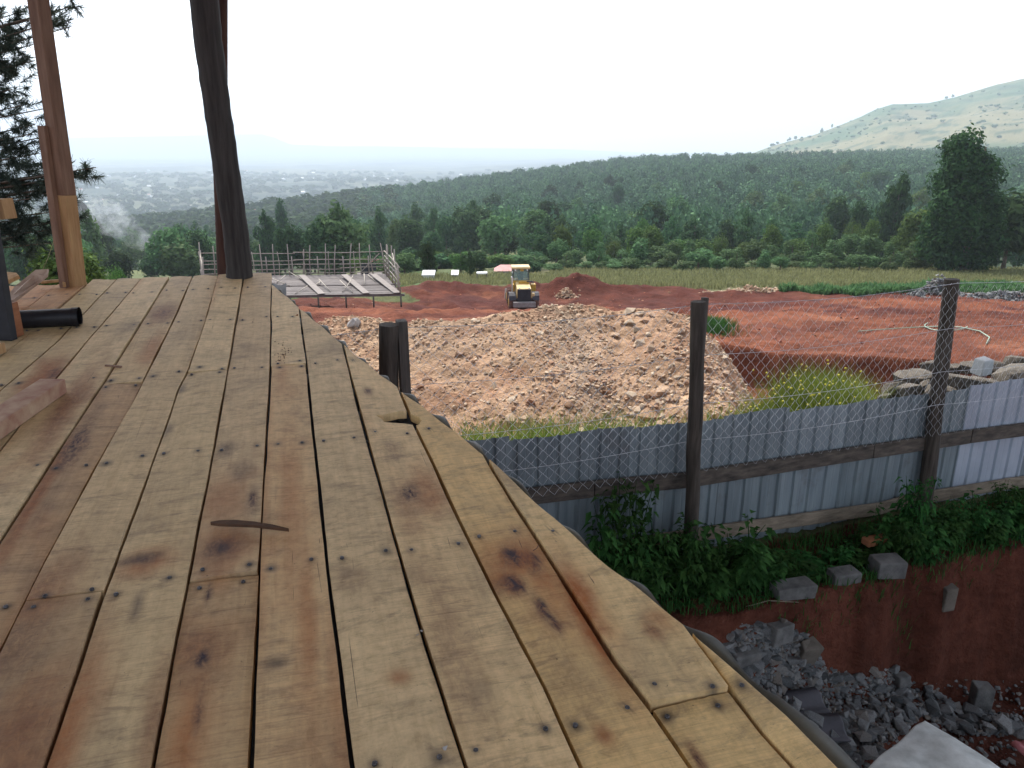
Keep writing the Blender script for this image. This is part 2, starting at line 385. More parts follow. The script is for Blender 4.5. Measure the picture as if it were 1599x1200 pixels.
# ------------------------------------------------------------------ terrain
SY = np.array([-50, 0, 8, 12, 18, 22, 28, 35, 45, 55, 62, 68, 80, 110, 150, 200, 250, 300, 450, 700, 850, 1000, 1400, 2000, 4000, 14000.])
SZ = np.array([-3.6, -3.6, -3.65, -4.3, -5.4, -5.95, -6.6, -7.6, -9.2, -10.9, -11.6, -12.1, -13.8, -17., -22.5, -27, -31, -33, -35, -32.5, -30, -42, -90, -118, -125, -130.])
BX = np.array([-3, .6, 1.0, 1.36, 2.4, 3.2, 4.9, 9.]); BYY = np.array([4.9, 5.15, 5.2, 5.33, 5.5, 5.8, 6.45, 8.1])
def fenceY(X): return 6.2 + (X - 1.54) * .345
def H(X, Y, detail=True):
    z = np.interp(Y, SY, SZ)
    wt = sstep(130, 600, Y)
    tilt = 11 + .115 * (np.clip(X, -420, 130) - 130) + .022 * np.clip(X - 130, 0, 2000)
    z = z + wt * tilt * (1 - .75 * sstep(900, 2500, Y))
    z = z - sstep(60, 130, Y) * 4 * sstep(-5, -60, X) * (1 - sstep(400, 900, Y))
    # loader yard slightly lower
    z = z - .85 * np.exp(-((X + 2) / 16) ** 2 - ((Y - 54) / 9) ** 2)
    D = (Y - fenceY(X)) * .945
    # excavation behind the fence
    ax, ay, bx, by = 6.9, 24.0, 11.3, 20.0
    L = math.hypot(bx - ax, by - ay)
    e = -((X - ax) * (-(by - ay)) / L + (Y - ay) * (bx - ax) / L) + fbm(X, Y, .5, 3) * .5
    pit = sstep(0, .32, e) * sstep(2.6, 4.2, D + fbm(X, Y, .6, 3) * .4) * (1 - sstep(13.5, 15, X - (22 - Y) * .2)) * sstep(-14, -12, X)
    z = np.minimum(z, z * (1 - pit) + (-7.25 - .02 * (21 - Y)) * pit)
    # working pit this side of the fence
    be = np.interp(X, BX, BYY) + fbm(X, Y * 0, 1.6, 4) * .22
    q = sstep(.02, .26, be - Y) * sstep(.35, .8, X + fbm(Y, X * 0, 1.3, 3) * .3)
    z = z * (1 - q) + (-4.95 + fbm(X, Y, 1.2, 4) * .12) * q
    # rubble ramp inside that pit, high at the left
    z = z + q * (.75 * np.exp(-((X - 1.75) / .75) ** 2) * sstep(3.4, 5.0, Y) + .22 * np.exp(-((X - 2.9) / .9) ** 2))
    if detail:
        far = sstep(10, 60, Y)
        soil = sstep(8.5, 10, Y) * (1 - sstep(66, 80, Y))
        z = z + soil * (fbm(X, Y, .35, 5) * .26 + fbm(X + .55 * Y, Y * .4, .9, 4) * .17 * (1 + far) + fbm(X * .25 + .1 * Y, Y, .8, 3) * .13)
        z = z + .05 * fbm(X, Y, 5, 4, .6) * (Y < 12)
        # spoil ridges along the back edge
        for mx, my, sx, sy, hh in ((5.2, 65, 2.6, 1.6, 1.3), (1.2, 65.5, 2.4, 1.3, .55), (-6, 66, 4, 1.6, .8), (-13, 63, 6, 2, .5), (10, 65, 5, 1.5, .6), (19, 61, 6, 1.4, .35), (22, 44, 9, 3, .5)):
            z = z + hh * np.exp(-((X - mx) / sx) ** 2 - ((Y - my) / sy) ** 2) * (1 + .35 * fbm(X, Y, 1.1, 3))
        z = z + fbm(X, Y, .02, 3) * 1.2 * sstep(80, 200, Y)
        z = z + fbm(X, Y, .002, 4) * 18 * sstep(900, 2500, Y)
    return z
def Hs(x, y): return float(H(np.array([float(x)]), np.array([float(y)]))[0])

azf = np.arctan(np.linspace(-1.0, 1.0, 760))
azs = np.concatenate([np.radians(np.arange(-180, -46, 3.)), azf, np.radians(np.arange(48, 181, 3.))])
rr = [1.2]
while rr[-1] < 13600:
    r = rr[-1]; rr.append(r * (1.009 if r < 9 else 1.0035 if 19 < r < 30 else 1.006 if r < 82 else 1.03))
rr = np.array(rr)
A_, R_ = np.meshgrid(azs, rr)
sec = 1 / np.maximum(np.cos(np.clip(A_, -.8, .8)), .5)
GX = R_ * np.sin(A_) * sec; GY = R_ * np.cos(A_) * sec
lim = np.minimum(1, 13900 / np.maximum(np.hypot(GX, GY), 1)); GX = GX * lim; GY = GY * lim
GZ = H(GX, GY)
nr, nc = GX.shape
def zone_colour(X, Y):
    n1 = fbm(X, Y, .15, 5, .6); n2 = fbm(X, Y, 1.4, 4, .6); n3 = fbm(X, Y, .02, 4, .6); n4 = fbm(X, Y, .004, 5, .65)
    def lerp(a, b, t): return np.asarray(a) * (1 - t[..., None]) + np.asarray(b) * t[..., None]
    # red soil
    red = lerp((.085, .023, .014), (.19, .066, .035), np.clip(.45 + 1.5 * n1 + .5 * n2, 0, 1))
    streak = fbm(X * .5 + Y * .15, Y, .55, 4, .6)
    red = lerp(red, (.07, .022, .018), np.clip(streak * 3.2, 0, .9))
    red = lerp(red, (.28, .118, .066), np.clip(fbm(X, Y, .3, 4, .6, 40) * 2.2 - .55, 0, .6))
    # fresh dark soil near the back, paler soil nearer
    red = lerp(red, (.078, .024, .017), sstep(46, 60, Y + n1 * 10) * .75 * sstep(-40, -12, X + 0 * Y) * (1 - .8 * np.exp(-((X + 4) / 7) ** 2) * (Y < 64)))
    red = lerp(red, (.205, .076, .041), sstep(40, 24, Y + n1 * 6) * .45)
    grass = lerp((.075, .09, .04), (.15, .145, .075), np.clip(.5 + n1 + .3 * n2, 0, 1))
    lush = lerp(grass, (.05, .105, .03), sstep(2, -22, X + n1 * 12) * .7)
    far = lerp((.035, .055, .03), (.13, .15, .07), np.clip(.25 + 1.8 * n3, 0, 1))
    plain = lerp((.02, .034, .022), (.10, .11, .065), np.clip(.32 + 1.9 * n4 + .6 * n3, 0, 1))
    near = lerp((.075, .026, .017), (.14, .05, .032), np.clip(.5 + n2, 0, 1))
    return red, lush, far, plain, near
red, lush, farc, plainc, nearc = zone_colour(GX, GY)
Dg = (GY - fenceY(GX)) * .945
rn = fbm(GX, GY, .12, 4) * 5
left_lim = np.interp(GY, [0, 30, 59.5, 60.5, 66, 80], [-60, -60, -60, -7.2, -12, -12])
is_red = (Dg > 2.3 + rn * .15) & (GY < np.where(GX > 17, 63, 67) + rn * .4) & (GX > left_lim + rn * .12) & (GX < 60)
gpatch = (((GX - 7.5) / .6) ** 2 + ((GY - 28.2) / 1.0) ** 2) < 1
is_turf = ~is_red & (Dg > 0) & (GY < 110)
is_far = (GY >= 110) & (GY < 950)
is_plain = GY >= 950
is_near = ~(is_red | is_turf | is_far | is_plain)
col = np.where(is_red[..., None], red, lush)
col = np.where(is_far[..., None], farc, col); col = np.where(is_plain[..., None], plainc, col)
col = np.where(is_near[..., None], nearc, col)
col = np.where((gpatch & is_red)[..., None], lush * .8, col)
idx = np.arange(nr * nc).reshape(nr, nc)
Q = np.stack([idx[:-1, :-1], idx[:-1, 1:], idx[1:, 1:], idx[1:, :-1]], -1).reshape(-1, 4)
Vg = np.stack([GX, GY, GZ], -1).reshape(-1, 3); Cg = col.reshape(-1, 3)
zid = np.where(is_red, 1, np.where(is_turf, 2, np.where(is_far, 3, np.where(is_plain, 4, 0))))
fz = zid[:-1, :-1].reshape(-1)
for z, nm in enumerate(('ground', 'red_earth', 'grass_field', 'hillside', 'valley_plain')):
    q = Q[fz == z]; u, inv = np.unique(q, return_inverse=True)
    me = npmesh(nm, Vg[u], inv.reshape(-1, 4), True, {'gcol': Cg[u]})
    tag(obj(nm, me, None, M['ground']), kind='structure')

# polar mountains -------------------------------------------------------------
def ridge_mesh(name, pxs, pys, r0, r1, r2, zbase, rough, mat, npx=700, nrad=60, colf=None, shape=1.0):
    az = np.linspace(pxs[0], pxs[-1], npx)
    el = -np.array([T(v) for v in np.interp(az, pxs, pys)])
    tn = (az - 800) / F * math.cos(PITCH)       # about X/Y at the horizon
    rad = np.concatenate([np.linspace(r0, r1, nrad), np.linspace(r1, r2, nrad // 2)[1:]])
    TN, RR = np.meshgrid(tn, rad); EL = np.broadcast_to(el, RR.shape)
    X = RR * TN; Y = RR
    ridge = EL * r1
    k = np.clip((RR - r0) / (r1 - r0), 0, 1) ** shape
    back = np.clip((RR - r1) / (r2 - r1), 0, 1)
    zb = H(X, Y) - 3 if zbase is None else zbase
    Z = zb + (ridge - zb) * k
    Z = Z * (1 - back ** 1.5) + (zb) * back ** 1.5
    Z = Z + fbm(X, Y, rough[0], 5, .55) * rough[1] * k * (1 - back) * np.minimum(1, (1 - k) * 6 + .12)
    n, m_ = X.shape; ix = np.arange(n * m_).reshape(n, m_)
    q = np.stack([ix[:-1, :-1], ix[:-1, 1:], ix[1:, 1:], ix[1:, :-1]], -1).reshape(-1, 4)
    V = np.stack([X, Y, Z], -1).reshape(-1, 3)
    cols = {'gcol': colf(X, Y).reshape(-1, 3)}
    me = npmesh(name, V, q, True, cols)
    return tag(obj(name, me, None, mat), kind='structure'), (X, Y, Z)
def hillcol(X, Y):
    a = fbm(X, Y, .004, 5, .6); b = fbm(X, Y, .03, 4, .6, 5)
    def lerp(p, q, t): return np.asarray(p) * (1 - t[..., None]) + np.asarray(q) * t[..., None]
    c = lerp((.055, .10, .042), (.17, .16, .085), np.clip(.42 + 2.4 * a - .0006 * (X - 1100), 0, 1))
    return lerp(c, (.035, .07, .032), np.clip(b * 4 - .45 + .0004 * (X - 900), 0, .9))
hill, HG = ridge_mesh('hill', [1120, 1170, 1205, 1230, 1270, 1300, 1340, 1360, 1385, 1440, 1480, 1540, 1600, 1700, 1900, 2300, 3000],
           [246, 241, 229, 222, 212, 200, 183, 172, 163, 161, 152, 132, 118, 95, 70, 60, 110], 1150, 2300, 3600, None, (.006, 26), M['ground'], 620, 70, hillcol, .8)
def esccol(X, Y):
    a = fbm(X, Y, .0008, 5, .6)[..., None]
    return np.array((.07, .09, .07)) + a * .05
ridge_mesh('escarpment', [-1500, -200, 100, 250, 380, 412, 430, 455, 520, 600, 700, 870, 1000, 1200, 1400],
           [215, 213, 216, 213, 210, 210, 215, 226, 229, 229, 231, 233, 238, 239, 240], 8200, 11800, 13400, -128, (.0008, 60), M['ground'], 500, 30, esccol, 1.6)

# ------------------------------------------------------------------ foliage tools
def leaf_cloud(lobes, n, size, seed, asp=1.0, shell=.55, jit=.5, flat=0.0):
    """many small folded leaf clumps spread through lobes [(x,y,z,rx,ry,rz)]"""
    rs = np.random.RandomState(seed)
    L = np.array(lobes, float); vol = (L[:, 3] * L[:, 4] * L[:, 5]) ** .66
    pick = rs.choice(len(L), n, p=vol / vol.sum())
    d = rs.normal(size=(n, 3)); d /= np.linalg.norm(d, axis=1)[:, None]
    rad = (shell + (1 - shell) * rs.rand(n)) ** .8 * (1 + .12 * rs.normal(size=n))
    rad = rad[:, None]
    c = L[pick, :3] + d * rad * L[pick, 3:6]
    nrm = d + rs.normal(size=(n, 3)) * jit; nrm[:, 2] += .3; nrm /= np.linalg.norm(nrm, axis=1)[:, None]
    a = np.cross(nrm, rs.normal(size=(n, 3))); a /= np.linalg.norm(a, axis=1)[:, None]
    b = np.cross(nrm, a)
    s = (size * (.6 + .8 * rs.rand(n)))[:, None]
    P = np.stack([c - a * s, c - b * s * .55 * asp + nrm * s * .15, c + a * s, c + b * s * .55 * asp + nrm * s * .15], 1)
    V = P.reshape(-1, 3); q = np.arange(n * 4).reshape(n, 4)
    f = np.repeat(np.clip(rs.rand(n) * .8 + .1 * rs.normal(size=n), 0, 1), 4)
    return V, q, np.stack([f, f, f], 1)
def cloud_mesh(name, *a, mat=None, **k):
    V, q, c = leaf_cloud(*a, **k)
    return npmesh(name, V, q, False, {'leaf': c}, [mat])
def trunk_mesh(name, h, r, mat, limbs=(), seed=0, lean=0.0):
    rs = random.Random(seed); mb = MB()
    pts = [(lean * h * (i / 5) ** 1.5 + rs.uniform(-.04, .04) * h * .2, rs.uniform(-.03, .03) * h * .2, h * i / 5 - .15 * (i == 0)) for i in range(6)]
    mb.tube(pts, [r * (1.15 - .8 * i / 5) for i in range(6)], 8)
    for (z, dx, dy, dz, rr_) in limbs:
        mb.tube([(lean * z, 0, z), (dx * .5, dy * .5, z + dz * .6), (dx, dy, z + dz)], [rr_, rr_ * .7, rr_ * .3], 6)
    me = bpy.data.meshes.new(name); bmesh.ops.recalc_face_normals(mb.bm, faces=mb.bm.faces[:]); mb.bm.to_mesh(me); mb.bm.free()
    me.materials.append(mat); return me
def blob_lobes(rs, h, w, kind):
    L = []
    if kind == 'round':
        for i in range(9):
            a = rs.uniform(0, 6.28); r = rs.uniform(.1, .55) * w
            L.append((math.cos(a) * r, math.sin(a) * r, h * rs.uniform(.35, .8), w * rs.uniform(.35, .55), w * rs.uniform(.35, .55), h * rs.uniform(.14, .24)))
        L.append((0, 0, h * .6, w * .7, w * .7, h * .34))
    elif kind == 'tall':
        for i in range(17):
            f = i / 16; z = h * (.10 + .80 * f); ww = w * 1.15 * math.sqrt(max(.12, 1 - (2 * f - .85) ** 2 * .72))
            a = rs.uniform(0, 6.28); r = ww * rs.uniform(.15, .5)
            L.append((math.cos(a) * r, math.sin(a) * r, z, ww * rs.uniform(.4, .62), ww * rs.uniform(.4, .62), h * rs.uniform(.07, .13)))
    elif kind == 'cone':
        for i in range(12):
            f = i / 11; z = h * (.1 + .85 * f); ww = w * (1.02 - .85 * f)
            a = rs.uniform(0, 6.28); r = ww * .3
            L.append((math.cos(a) * r, math.sin(a) * r, z, ww * .75, ww * .75, h * .08))
    elif kind == 'shrub':
        for i in range(8):
            a = rs.uniform(0, 6.28); r = rs.uniform(.15, .6) * w
            L.append((math.cos(a) * r, math.sin(a) * r, h * rs.uniform(.2, .72), w * rs.uniform(.3, .5), w * rs.uniform(.3, .5), h * rs.uniform(.16, .28)))
    return L
PROTO = {}
def tree_proto(kind, var, mat, n, size, h=8., w=3.):
    key = (kind, var, mat)
    if key not in PROTO:
        rs = random.Random(hash((kind, var)) % 1000 if False else sum(map(ord, kind)) + var * 31)
        lobes = blob_lobes(rs, h, w, kind)
        cm = cloud_mesh('crown', lobes, n, size, 100 + var, mat=M[mat])
        limbs = [(h * .3, w * .4 * math.cos(q), w * .4 * math.sin(q), h * .25, .08) for q in (0.5, 2.4, 4.4)]
        tm = trunk_mesh('trunk', h * .8, .2, M['bark'], limbs, var)
        PROTO[key] = (cm, tm)
    return PROTO[key]
def tree(name, x, y, h, w, kind, var, mat, label, cat='tree', group=None, n=2000, size=.27, rot=None, dz=0):
    cm, tm = tree_proto(kind, var, mat, n, size)
    e = empty(name, (x, y, Hs(x, y) - .1 + dz), (0, 0, random.uniform(0, 6.28) if rot is None else rot))
    e.scale = (w / 3., w / 3., h / 8.)
    tag(e, label, cat, group)
    for nm, me in (('crown', cm), ('trunk', tm)):
        o = bpy.data.objects.new(nm, me); link(o, e)
    return e
def px_tree(name, px, ytop, Y, whalf, *a, **k):
    p = atY(px, ytop, Y); z0 = Hs(p[0], Y)
    dep = Y * math.cos(PITCH) - p[2] * math.sin(PITCH)
    return tree(name, p[0], Y, max(1.5, p[2] - z0), whalf / F * dep, *a, **k)
random.seed(3)
# the large individual trees
def big_tree():
    Y0 = 100.; b = atY(1505, 418, Y0); z0 = Hs(b[0], Y0) - .1
    e = empty('eucalyptus_tree', (b[0], Y0, z0)); tag(e, 'very tall dark tree towering over the wood at the right edge of the grass field', 'tree')
    rs = random.Random(3); L = []
    for (px, py, r_) in ((1508, 222, 24), (1498, 240, 30), (1520, 250, 26), (1490, 270, 36), (1525, 285, 34), (1475, 300, 34), (1510, 310, 44), (1548, 318, 26), (1466, 335, 28), (1500, 350, 44), (1540, 352, 36), (1472, 372, 30), (1515, 385, 42), (1550, 388, 26), (1485, 398, 28), (1530, 405, 28), (1462, 350, 20), (1455, 400, 16)):
        p = atY(px, py, Y0) - np.array([b[0], Y0, z0]); q = r_ / F * 122.
        for k in range(3):
            L.append((p[0] + rs.uniform(-.4, .4) * q, rs.uniform(-.6, .6) * q, p[2] + rs.uniform(-.35, .35) * q, q * rs.uniform(.5, .75), q * rs.uniform(.5, .75), q * rs.uniform(.45, .7)))
    link(bpy.data.objects.new('crown', cloud_mesh('crown', L, 22000, .27, 5, mat=M['leaf_dark'])), e)
    link(bpy.data.objects.new('trunk', trunk_mesh('trunk', 16, .45, M['bark'], [(5, 2, 0, 4, .2), (6, -2.4, .5, 4, .2), (9, 1.5, -1, 4, .15)], 2)), e)
big_tree()
px_tree('eucalyptus_tree', 1592, 288, 104, 50, 'round', 1, 'leaf_euc', 'broad tree with pale forked trunk right of the towering dark tree', n=3000, size=.4)
px_tree('broadleaf_tree', 1410, 268, 150, 30, 'tall', 2, 'leaf_dark', 'dark pointed tree standing behind and left of the towering dark tree', n=3000)
px_tree('broadleaf_tree', 1312, 297, 170, 30, 'round', 3, 'leaf_euc', 'round topped dark tree in front of the pine plantation, left of the pointed dark tree', n=3000)
px_tree('broadleaf_tree', 1350, 300, 160, 24, 'round', 2, 'leaf_dark', 'small round dark tree between the round topped tree and the pointed dark tree')
px_tree('broadleaf_tree', 1440, 322, 122, 36, 'round', 5, 'leaf_bright', 'yellow green bushy tree touching the left side of the towering dark tree', n=3000)
px_tree('broadleaf_tree', 1003, 338, 165, 15, 'round', 4, 'leaf_bright', 'small bright yellow green tree sticking out above the shrub belt')
px_tree('broadleaf_tree', 855, 335, 165, 18, 'tall', 3, 'leaf_dark', 'dark domed tree at the left end of the shrub belt')
px_tree('broadleaf_tree', 850, 362, 130, 17, 'round', 1, 'leaf_euc', 'rounded dark green tree in front of the dark domed tree')
px_tree('broadleaf_tree', 667, 373, 88, 18, 'tall', 4, 'leaf_dark', 'dark upright tree standing beside the white shed', n=2200, size=.3)
px_tree('broadleaf_tree', 735, 388, 92, 9, 'tall', 1, 'leaf_euc', 'slim grey green tree between the white shed and the open sided shed')
px_tree('eucalyptus_tree', 410, 326, 150, 24, 'tall', 1, 'leaf_dark', 'tall dark conical tree just right of the thick pole', n=3000)
px_tree('eucalyptus_tree', 437, 305, 230, 15, 'round', 5, 'leaf_dark', 'round dark tree above and behind the conical tree')
px_tree('broadleaf_tree', 545, 335, 170, 22, 'tall', 2, 'leaf_euc', 'tall bushy tree rising behind the middle of the pole frame', n=3000)
px_tree('broadleaf_tree', 95, 368, 24, 78, 'round', 6, 'leaf_bright', 'bright green round tree just beyond the far left corner of the deck', n=9000, size=.16, dz=0)
px_tree('broadleaf_tree', 178, 400, 30, 22, 'round', 2, 'leaf_bright', 'smaller bright green tree right of the timber post', n=3000, size=.14)
ORD = 'first second third fourth fifth sixth seventh eighth ninth tenth eleventh twelfth thirteenth fourteenth fifteenth sixteenth seventeenth eighteenth nineteenth twentieth'.split()
ORD += ['twenty-' + o for o in ORD[:9]] + ['thirtieth'] + ['thirty-' + o for o in ORD[:9]] + ['fortieth'] + ['forty-' + o for o in ORD[:9]] + ['fiftieth'] + ['fifty-' + o for o in ORD[:9]]
# shrub belt
rows = [(106, 398, 12, 20, 835, 1480, 25, 'shrub', 'leaf_shrub', 'grey green shrub in the front row at the field edge, %s from the left', 'shrubs along the far edge of the field'),
        (118, 372, 14, 23, 870, 1470, 31, 'shrub', 'leaf_shrub', 'taller green bush behind the front row of shrubs, %s from the left', 'bushes in the second row'),
        (132, 360, 20, 22, 880, 1560, 38, 'round', 'leaf_bright', 'bright green tree at the back of the shrub belt, %s from the left', 'bright trees behind the shrub belt'),
        (150, 345, 20, 24, 840, 1660, 42, 'tall', 'leaf_euc', 'dark green tree between shrub belt and pine plantation, %s from the left', 'dark trees in front of the plantation')]
for (Y0, yt, jy, wh, x0, x1, st, kd, mt, lab, grp) in rows:
    x = x0; k = 0
    while x < x1:
        px_tree('shrub' if kd == 'shrub' else 'broadleaf_tree', x, yt + random.uniform(-jy, jy) - (x - 1100) * .025, Y0 + random.uniform(-4, 4), wh * random.uniform(.8, 1.2), kd, k % 5, mt, lab % ORD[k],
                'shrub' if kd == 'shrub' else 'tree', grp)
        x += st * random.uniform(.7, 1.3); k += 1
# trees of the left-hand valley
sp_pts = []
rs = random.Random(11)
for k in range(230):
    px = rs.uniform(-40, 850); Y0 = rs.choice([rs.uniform(120, 200), rs.uniform(200, 330), rs.uniform(330, 520)])
    if 560 < px < 850 and Y0 < 150: continue
    if 440 < px < 580 and 260 < Y0 < 360: continue
    if 150 < px < 270 and 300 < Y0 < 420: continue
    x = (px - 800) / F * (Y0 * .954 + 8)
    kd = rs.choice(['round', 'round', 'tall', 'round']); hh = rs.uniform(6, 12) * (1 + (kd == 'tall') * .3)
    mt = rs.choice(['leaf_dark', 'leaf_euc', 'leaf_euc', 'leaf_shrub'])
    tree('broadleaf_tree', x, Y0, hh, rs.uniform(3, 5), kd, k % 5, mt, ('tree on the valley side ' + ('behind the near pine and timber post' if px < 130 else 'between the timber post and the thick pole' if px < 340 else 'behind the pole frame' if px < 620 else 'between the pole frame and the loader') + (', far' if Y0 > 330 else ', middle distance' if Y0 > 200 else ', near')), 'tree', 'valley trees zone %d %d' % (sum(px > v for v in (130, 340, 620)), sum(Y0 > v for v in (200, 330))))
# hedge bushes between sheds
for k in range(26):
    px = 565 + 285 * (k + rs.random()) / 26; Y0 = rs.uniform(98, 128)
    x = (px - 800) / F * (Y0 * .954 + 5)
    tree('shrub', x, Y0, rs.uniform(1.5, 4), rs.uniform(1.5, 3.2), 'shrub', k % 5, rs.choice(['leaf_shrub', 'leaf_bright', 'leaf_euc']), 'low garden bush on the green plots behind the sheds, %s from the left' % ORD[k], 'shrub', 'garden bushes behind the sheds')
# pine plantation ------------------------------------------------------------
def scatter_merge(name, pts, mats_src, rs, mat):
    """pts: x,y,z,w,h ; merges unit crowns"""
    Vs, Qs, Cs = [], [], []; off = 0
    for (V0, q0, c0), P in mats_src(pts):
        for p in P:
            a = rs.rand() * 6.28; ca, sa = math.cos(a), math.sin(a)
            V = V0 * (p[3], p[3], p[4]); V = np.stack([V[:, 0] * ca - V[:, 1] * sa, V[:, 0] * sa + V[:, 1] * ca, V[:, 2]], 1) + p[:3]
            Vs.append(V); Qs.append(q0 + off); Cs.append(np.clip(c0 * (.6 + .6 * rs.rand()) + (rs.rand() - .4) * .6, 0, 1.3)); off += len(V)
    me = npmesh(name, np.vstack(Vs), np.vstack(Qs), False, {'leaf': np.vstack(Cs)}, [mat])
    return obj(name, me)
def unit_cloud(kind, n, size, seed):
    r = random.Random(seed); L = blob_lobes(r, 1.0, .5, kind)
    return leaf_cloud(L, n, size, seed)
rs2 = np.random.RandomState(5)
pts = []
for Yr in range(6200):
    Y0 = 175 + 700 * rs2.rand() ** .8; px = 560 + 1150 * rs2.rand()
    x = (px - 800) / F * (Y0 * .954 + 8)
    if px < 780 and Y0 < 210 + (780 - px) * .5: continue
    pts.append((x, Y0, 0, rs2.uniform(6.5, 10.5), rs2.uniform(8, 13.5)))
pts = np.array(pts); pts[:, 2] = H(pts[:, 0], pts[:, 1]) - .3
near_m = pts[:, 1] < 330
U1 = [unit_cloud('tall', 260, .06, s) for s in (1, 2, 3)]; U2 = [unit_cloud('round', 100, .085, s) for s in (4, 5, 6)]
def split(pts_):
    nm = pts_[:, 1] < 330
    for i in range(3): yield U1[i], pts_[nm][i::3]
    for i in range(3): yield U2[i], pts_[~nm][i::3]
tag(scatter_merge('pine_plantation', pts, split, rs2, M['leaf_pine']), 'dense dark green pine plantation covering the hillside behind the field', 'forest', kind='stuff')
rs8 = random.Random(5)
for k in range(46):
    Y0 = rs8.uniform(190, 520); px = rs8.uniform(600, 1640)
    if px < 780 and Y0 < 240: continue
    x = (px - 800) / F * (Y0 * .954 + 8)
    tree('broadleaf_tree', x, Y0, rs8.uniform(12, 17), rs8.uniform(4.5, 7), rs8.choice(['round', 'tall', 'round']), k % 5, rs8.choice(['leaf_euc', 'leaf_shrub', 'leaf_dark', 'leaf_bright']),
         'broad crowned tree standing out of the pine plantation, ' + ('left third' if px < 950 else 'middle' if px < 1300 else 'right third'), 'tree', 'emergent trees ' + ('left' if px < 950 else 'middle' if px < 1300 else 'right'))
# distant woodland on the plain, bushes on the hill
pts = []
for k in range(6000):
    Y0 = 480 * (9.0 ** rs2.rand()); px = -60 + 1250 * rs2.rand()
    if Y0 < 900 and px > 620: continue
    x = (px - 800) / F * Y0 * .96
    if fbm(np.array([x]), np.array([Y0]), .004, 3)[0] < -.2: continue
    s_ = 1 + Y0 / 1800
    pts.append((x, Y0, 0, rs2.uniform(9, 16) * s_, rs2.uniform(7, 12) * s_ ** .5))
pts = np.array(pts); pts[:, 2] = H(pts[:, 0], pts[:, 1]) - 1
U3 = [unit_cloud('round', 36, .2, s) for s in (7, 8, 9)]
def split3(p):
    for i in range(3): yield U3[i], p[i::3]
tag(scatter_merge('valley_woodland', pts, split3, rs2, M['leaf_dark']), 'far dark tree cover scattered over the hazy valley plain', 'woodland', kind='stuff')
hx, hy, hz = HG
pts = []
for k in range(2600):
    i = rs2.randint(4, 68); j = rs2.randint(20, 560)
    d = fbm(np.array([hx[i, j]]), np.array([hy[i, j]]), .006, 3, .5, 9)[0]
    if d < .0 and rs2.rand() < .8: continue
    s_ = 3 + 12 * rs2.rand() ** 2
    pts.append((hx[i, j], hy[i, j], hz[i, j] - 1, s_, s_ * .6))
for k in range(14):
    j = int(np.interp(rs2.choice([1200, 1210, 1240, 1290, 1475]) + rs2.uniform(-9, 9), [1120, 3000], [0, 619])); i = 69
    pts.append((hx[i, j], hy[i, j], hz[i, j] - 2, rs2.uniform(6, 16), rs2.uniform(8, 16)))
tag(scatter_merge('hill_scrub', np.array(pts), split3, rs2, M['leaf_euc']), 'dark bushes dotted over the pale green hill', 'scrub', kind='stuff')

# ------------------------------------------------------------------ deck
tv = ray(440, 130); tv = tv / np.linalg.norm(tv)
sv = np.cross(tv, [0, 0, 1.]); sv = sv / np.linalg.norm(sv)
nv = np.cross(sv, tv); DO = -1.5 * nv
def dk(x, y, h=0.0):
    """deck coordinates of the point of the deck plane (raised by h) seen at a photo pixel"""
    r = ray(x, y); o = DO + nv * h; k = (o @ nv) / (r @ nv); q = r * k - DO
    return float(q @ sv), float(q @ tv)
def dw(s, t, h=0.0): return Vector(DO + sv * s + tv * t + nv * h)
DM = Matrix(((sv[0], tv[0], nv[0], DO[0]), (sv[1], tv[1], nv[1], DO[1]), (sv[2], tv[2], nv[2], DO[2]), (0, 0, 0, 1)))
DR = DM.to_euler()
deck = empty('timber_deck', DO, DR)
tag(deck, 'large sloping deck of rough sawn planks filling the foreground', 'deck')
def B(*p): # boundary as t->s interpolation
    p = sorted(p, key=lambda q: q[1]); tt = [q[1] for q in p]; ss = [q[0] for q in p]
    return lambda t: np.interp(t, tt, ss)
bG0 = B((-.209, 6.2), (-.19, 4.27), (-.2, 3.0), (-.203, 2.24), (-.201, .8))
bG1 = B((-.012, 5.36), (.006, 4.23), (.012, 3.0), (.016, 2.2), (.029, 1.37), (.035, .5))
bG2 = B((.232, 4.53), (.238, 3.47), (.249, 2.58), (.262, 1.9), (.286, 1.3), (.295, .6))
bG3 = B((.469, 3.65), (.475, 3.25), (.488, 2.87), (.498, 2.46), (.52, 1.98), (.548, 1.5), (.556, 1.0))
bG4 = B((.723, 2.74), (.735, 2.4), (.755, 2.0), (.771, 1.55), (.795, 1.36), (.812, 1.1))
bG5 = B((1.04, 1.45), (1.042, 1.23), (1.07, 1.0), (1.1, .6))
bL1 = B((-.434, 6.5), (-.422, 4.6), (-.418, 3.0), (-.425, 2.2), (-.424, 1.2))
bL2 = B((-.637, 6.6), (-.622, 5.2), (-.628, 4.3), (-.65, 4.0), (-.655, 3.0), (-.67, 2.2), (-.666, 1.2))
bL3 = B((-.834, 6.6), (-.83, 5.4), (-.838, 4.5), (-.845, 3.9), (-.876, 3.2), (-.893, 2.5), (-.892, 1.5))
bL4 = B((-1.014, 6.6), (-1.03, 5.2), (-1.04, 4.2), (-1.06, 3.4), (-1.07, 2.6), (-1.08, 1.0))
bL5 = B((-1.226, 6.6), (-1.247, 5.8), (-1.273, 5.1), (-1.295, 4.3), (-1.298, 2))
bL6 = B((-1.411, 6.6), (-1.432, 6.), (-1.455, 5.), (-1.52, 4.2), (-1.52, 2))
bL7 = B((-1.594, 6.6), (-1.62, 6), (-1.66, 5.2), (-1.7, 4.7), (-1.73, 3))
def off(b, d): return lambda t: b(t) + d
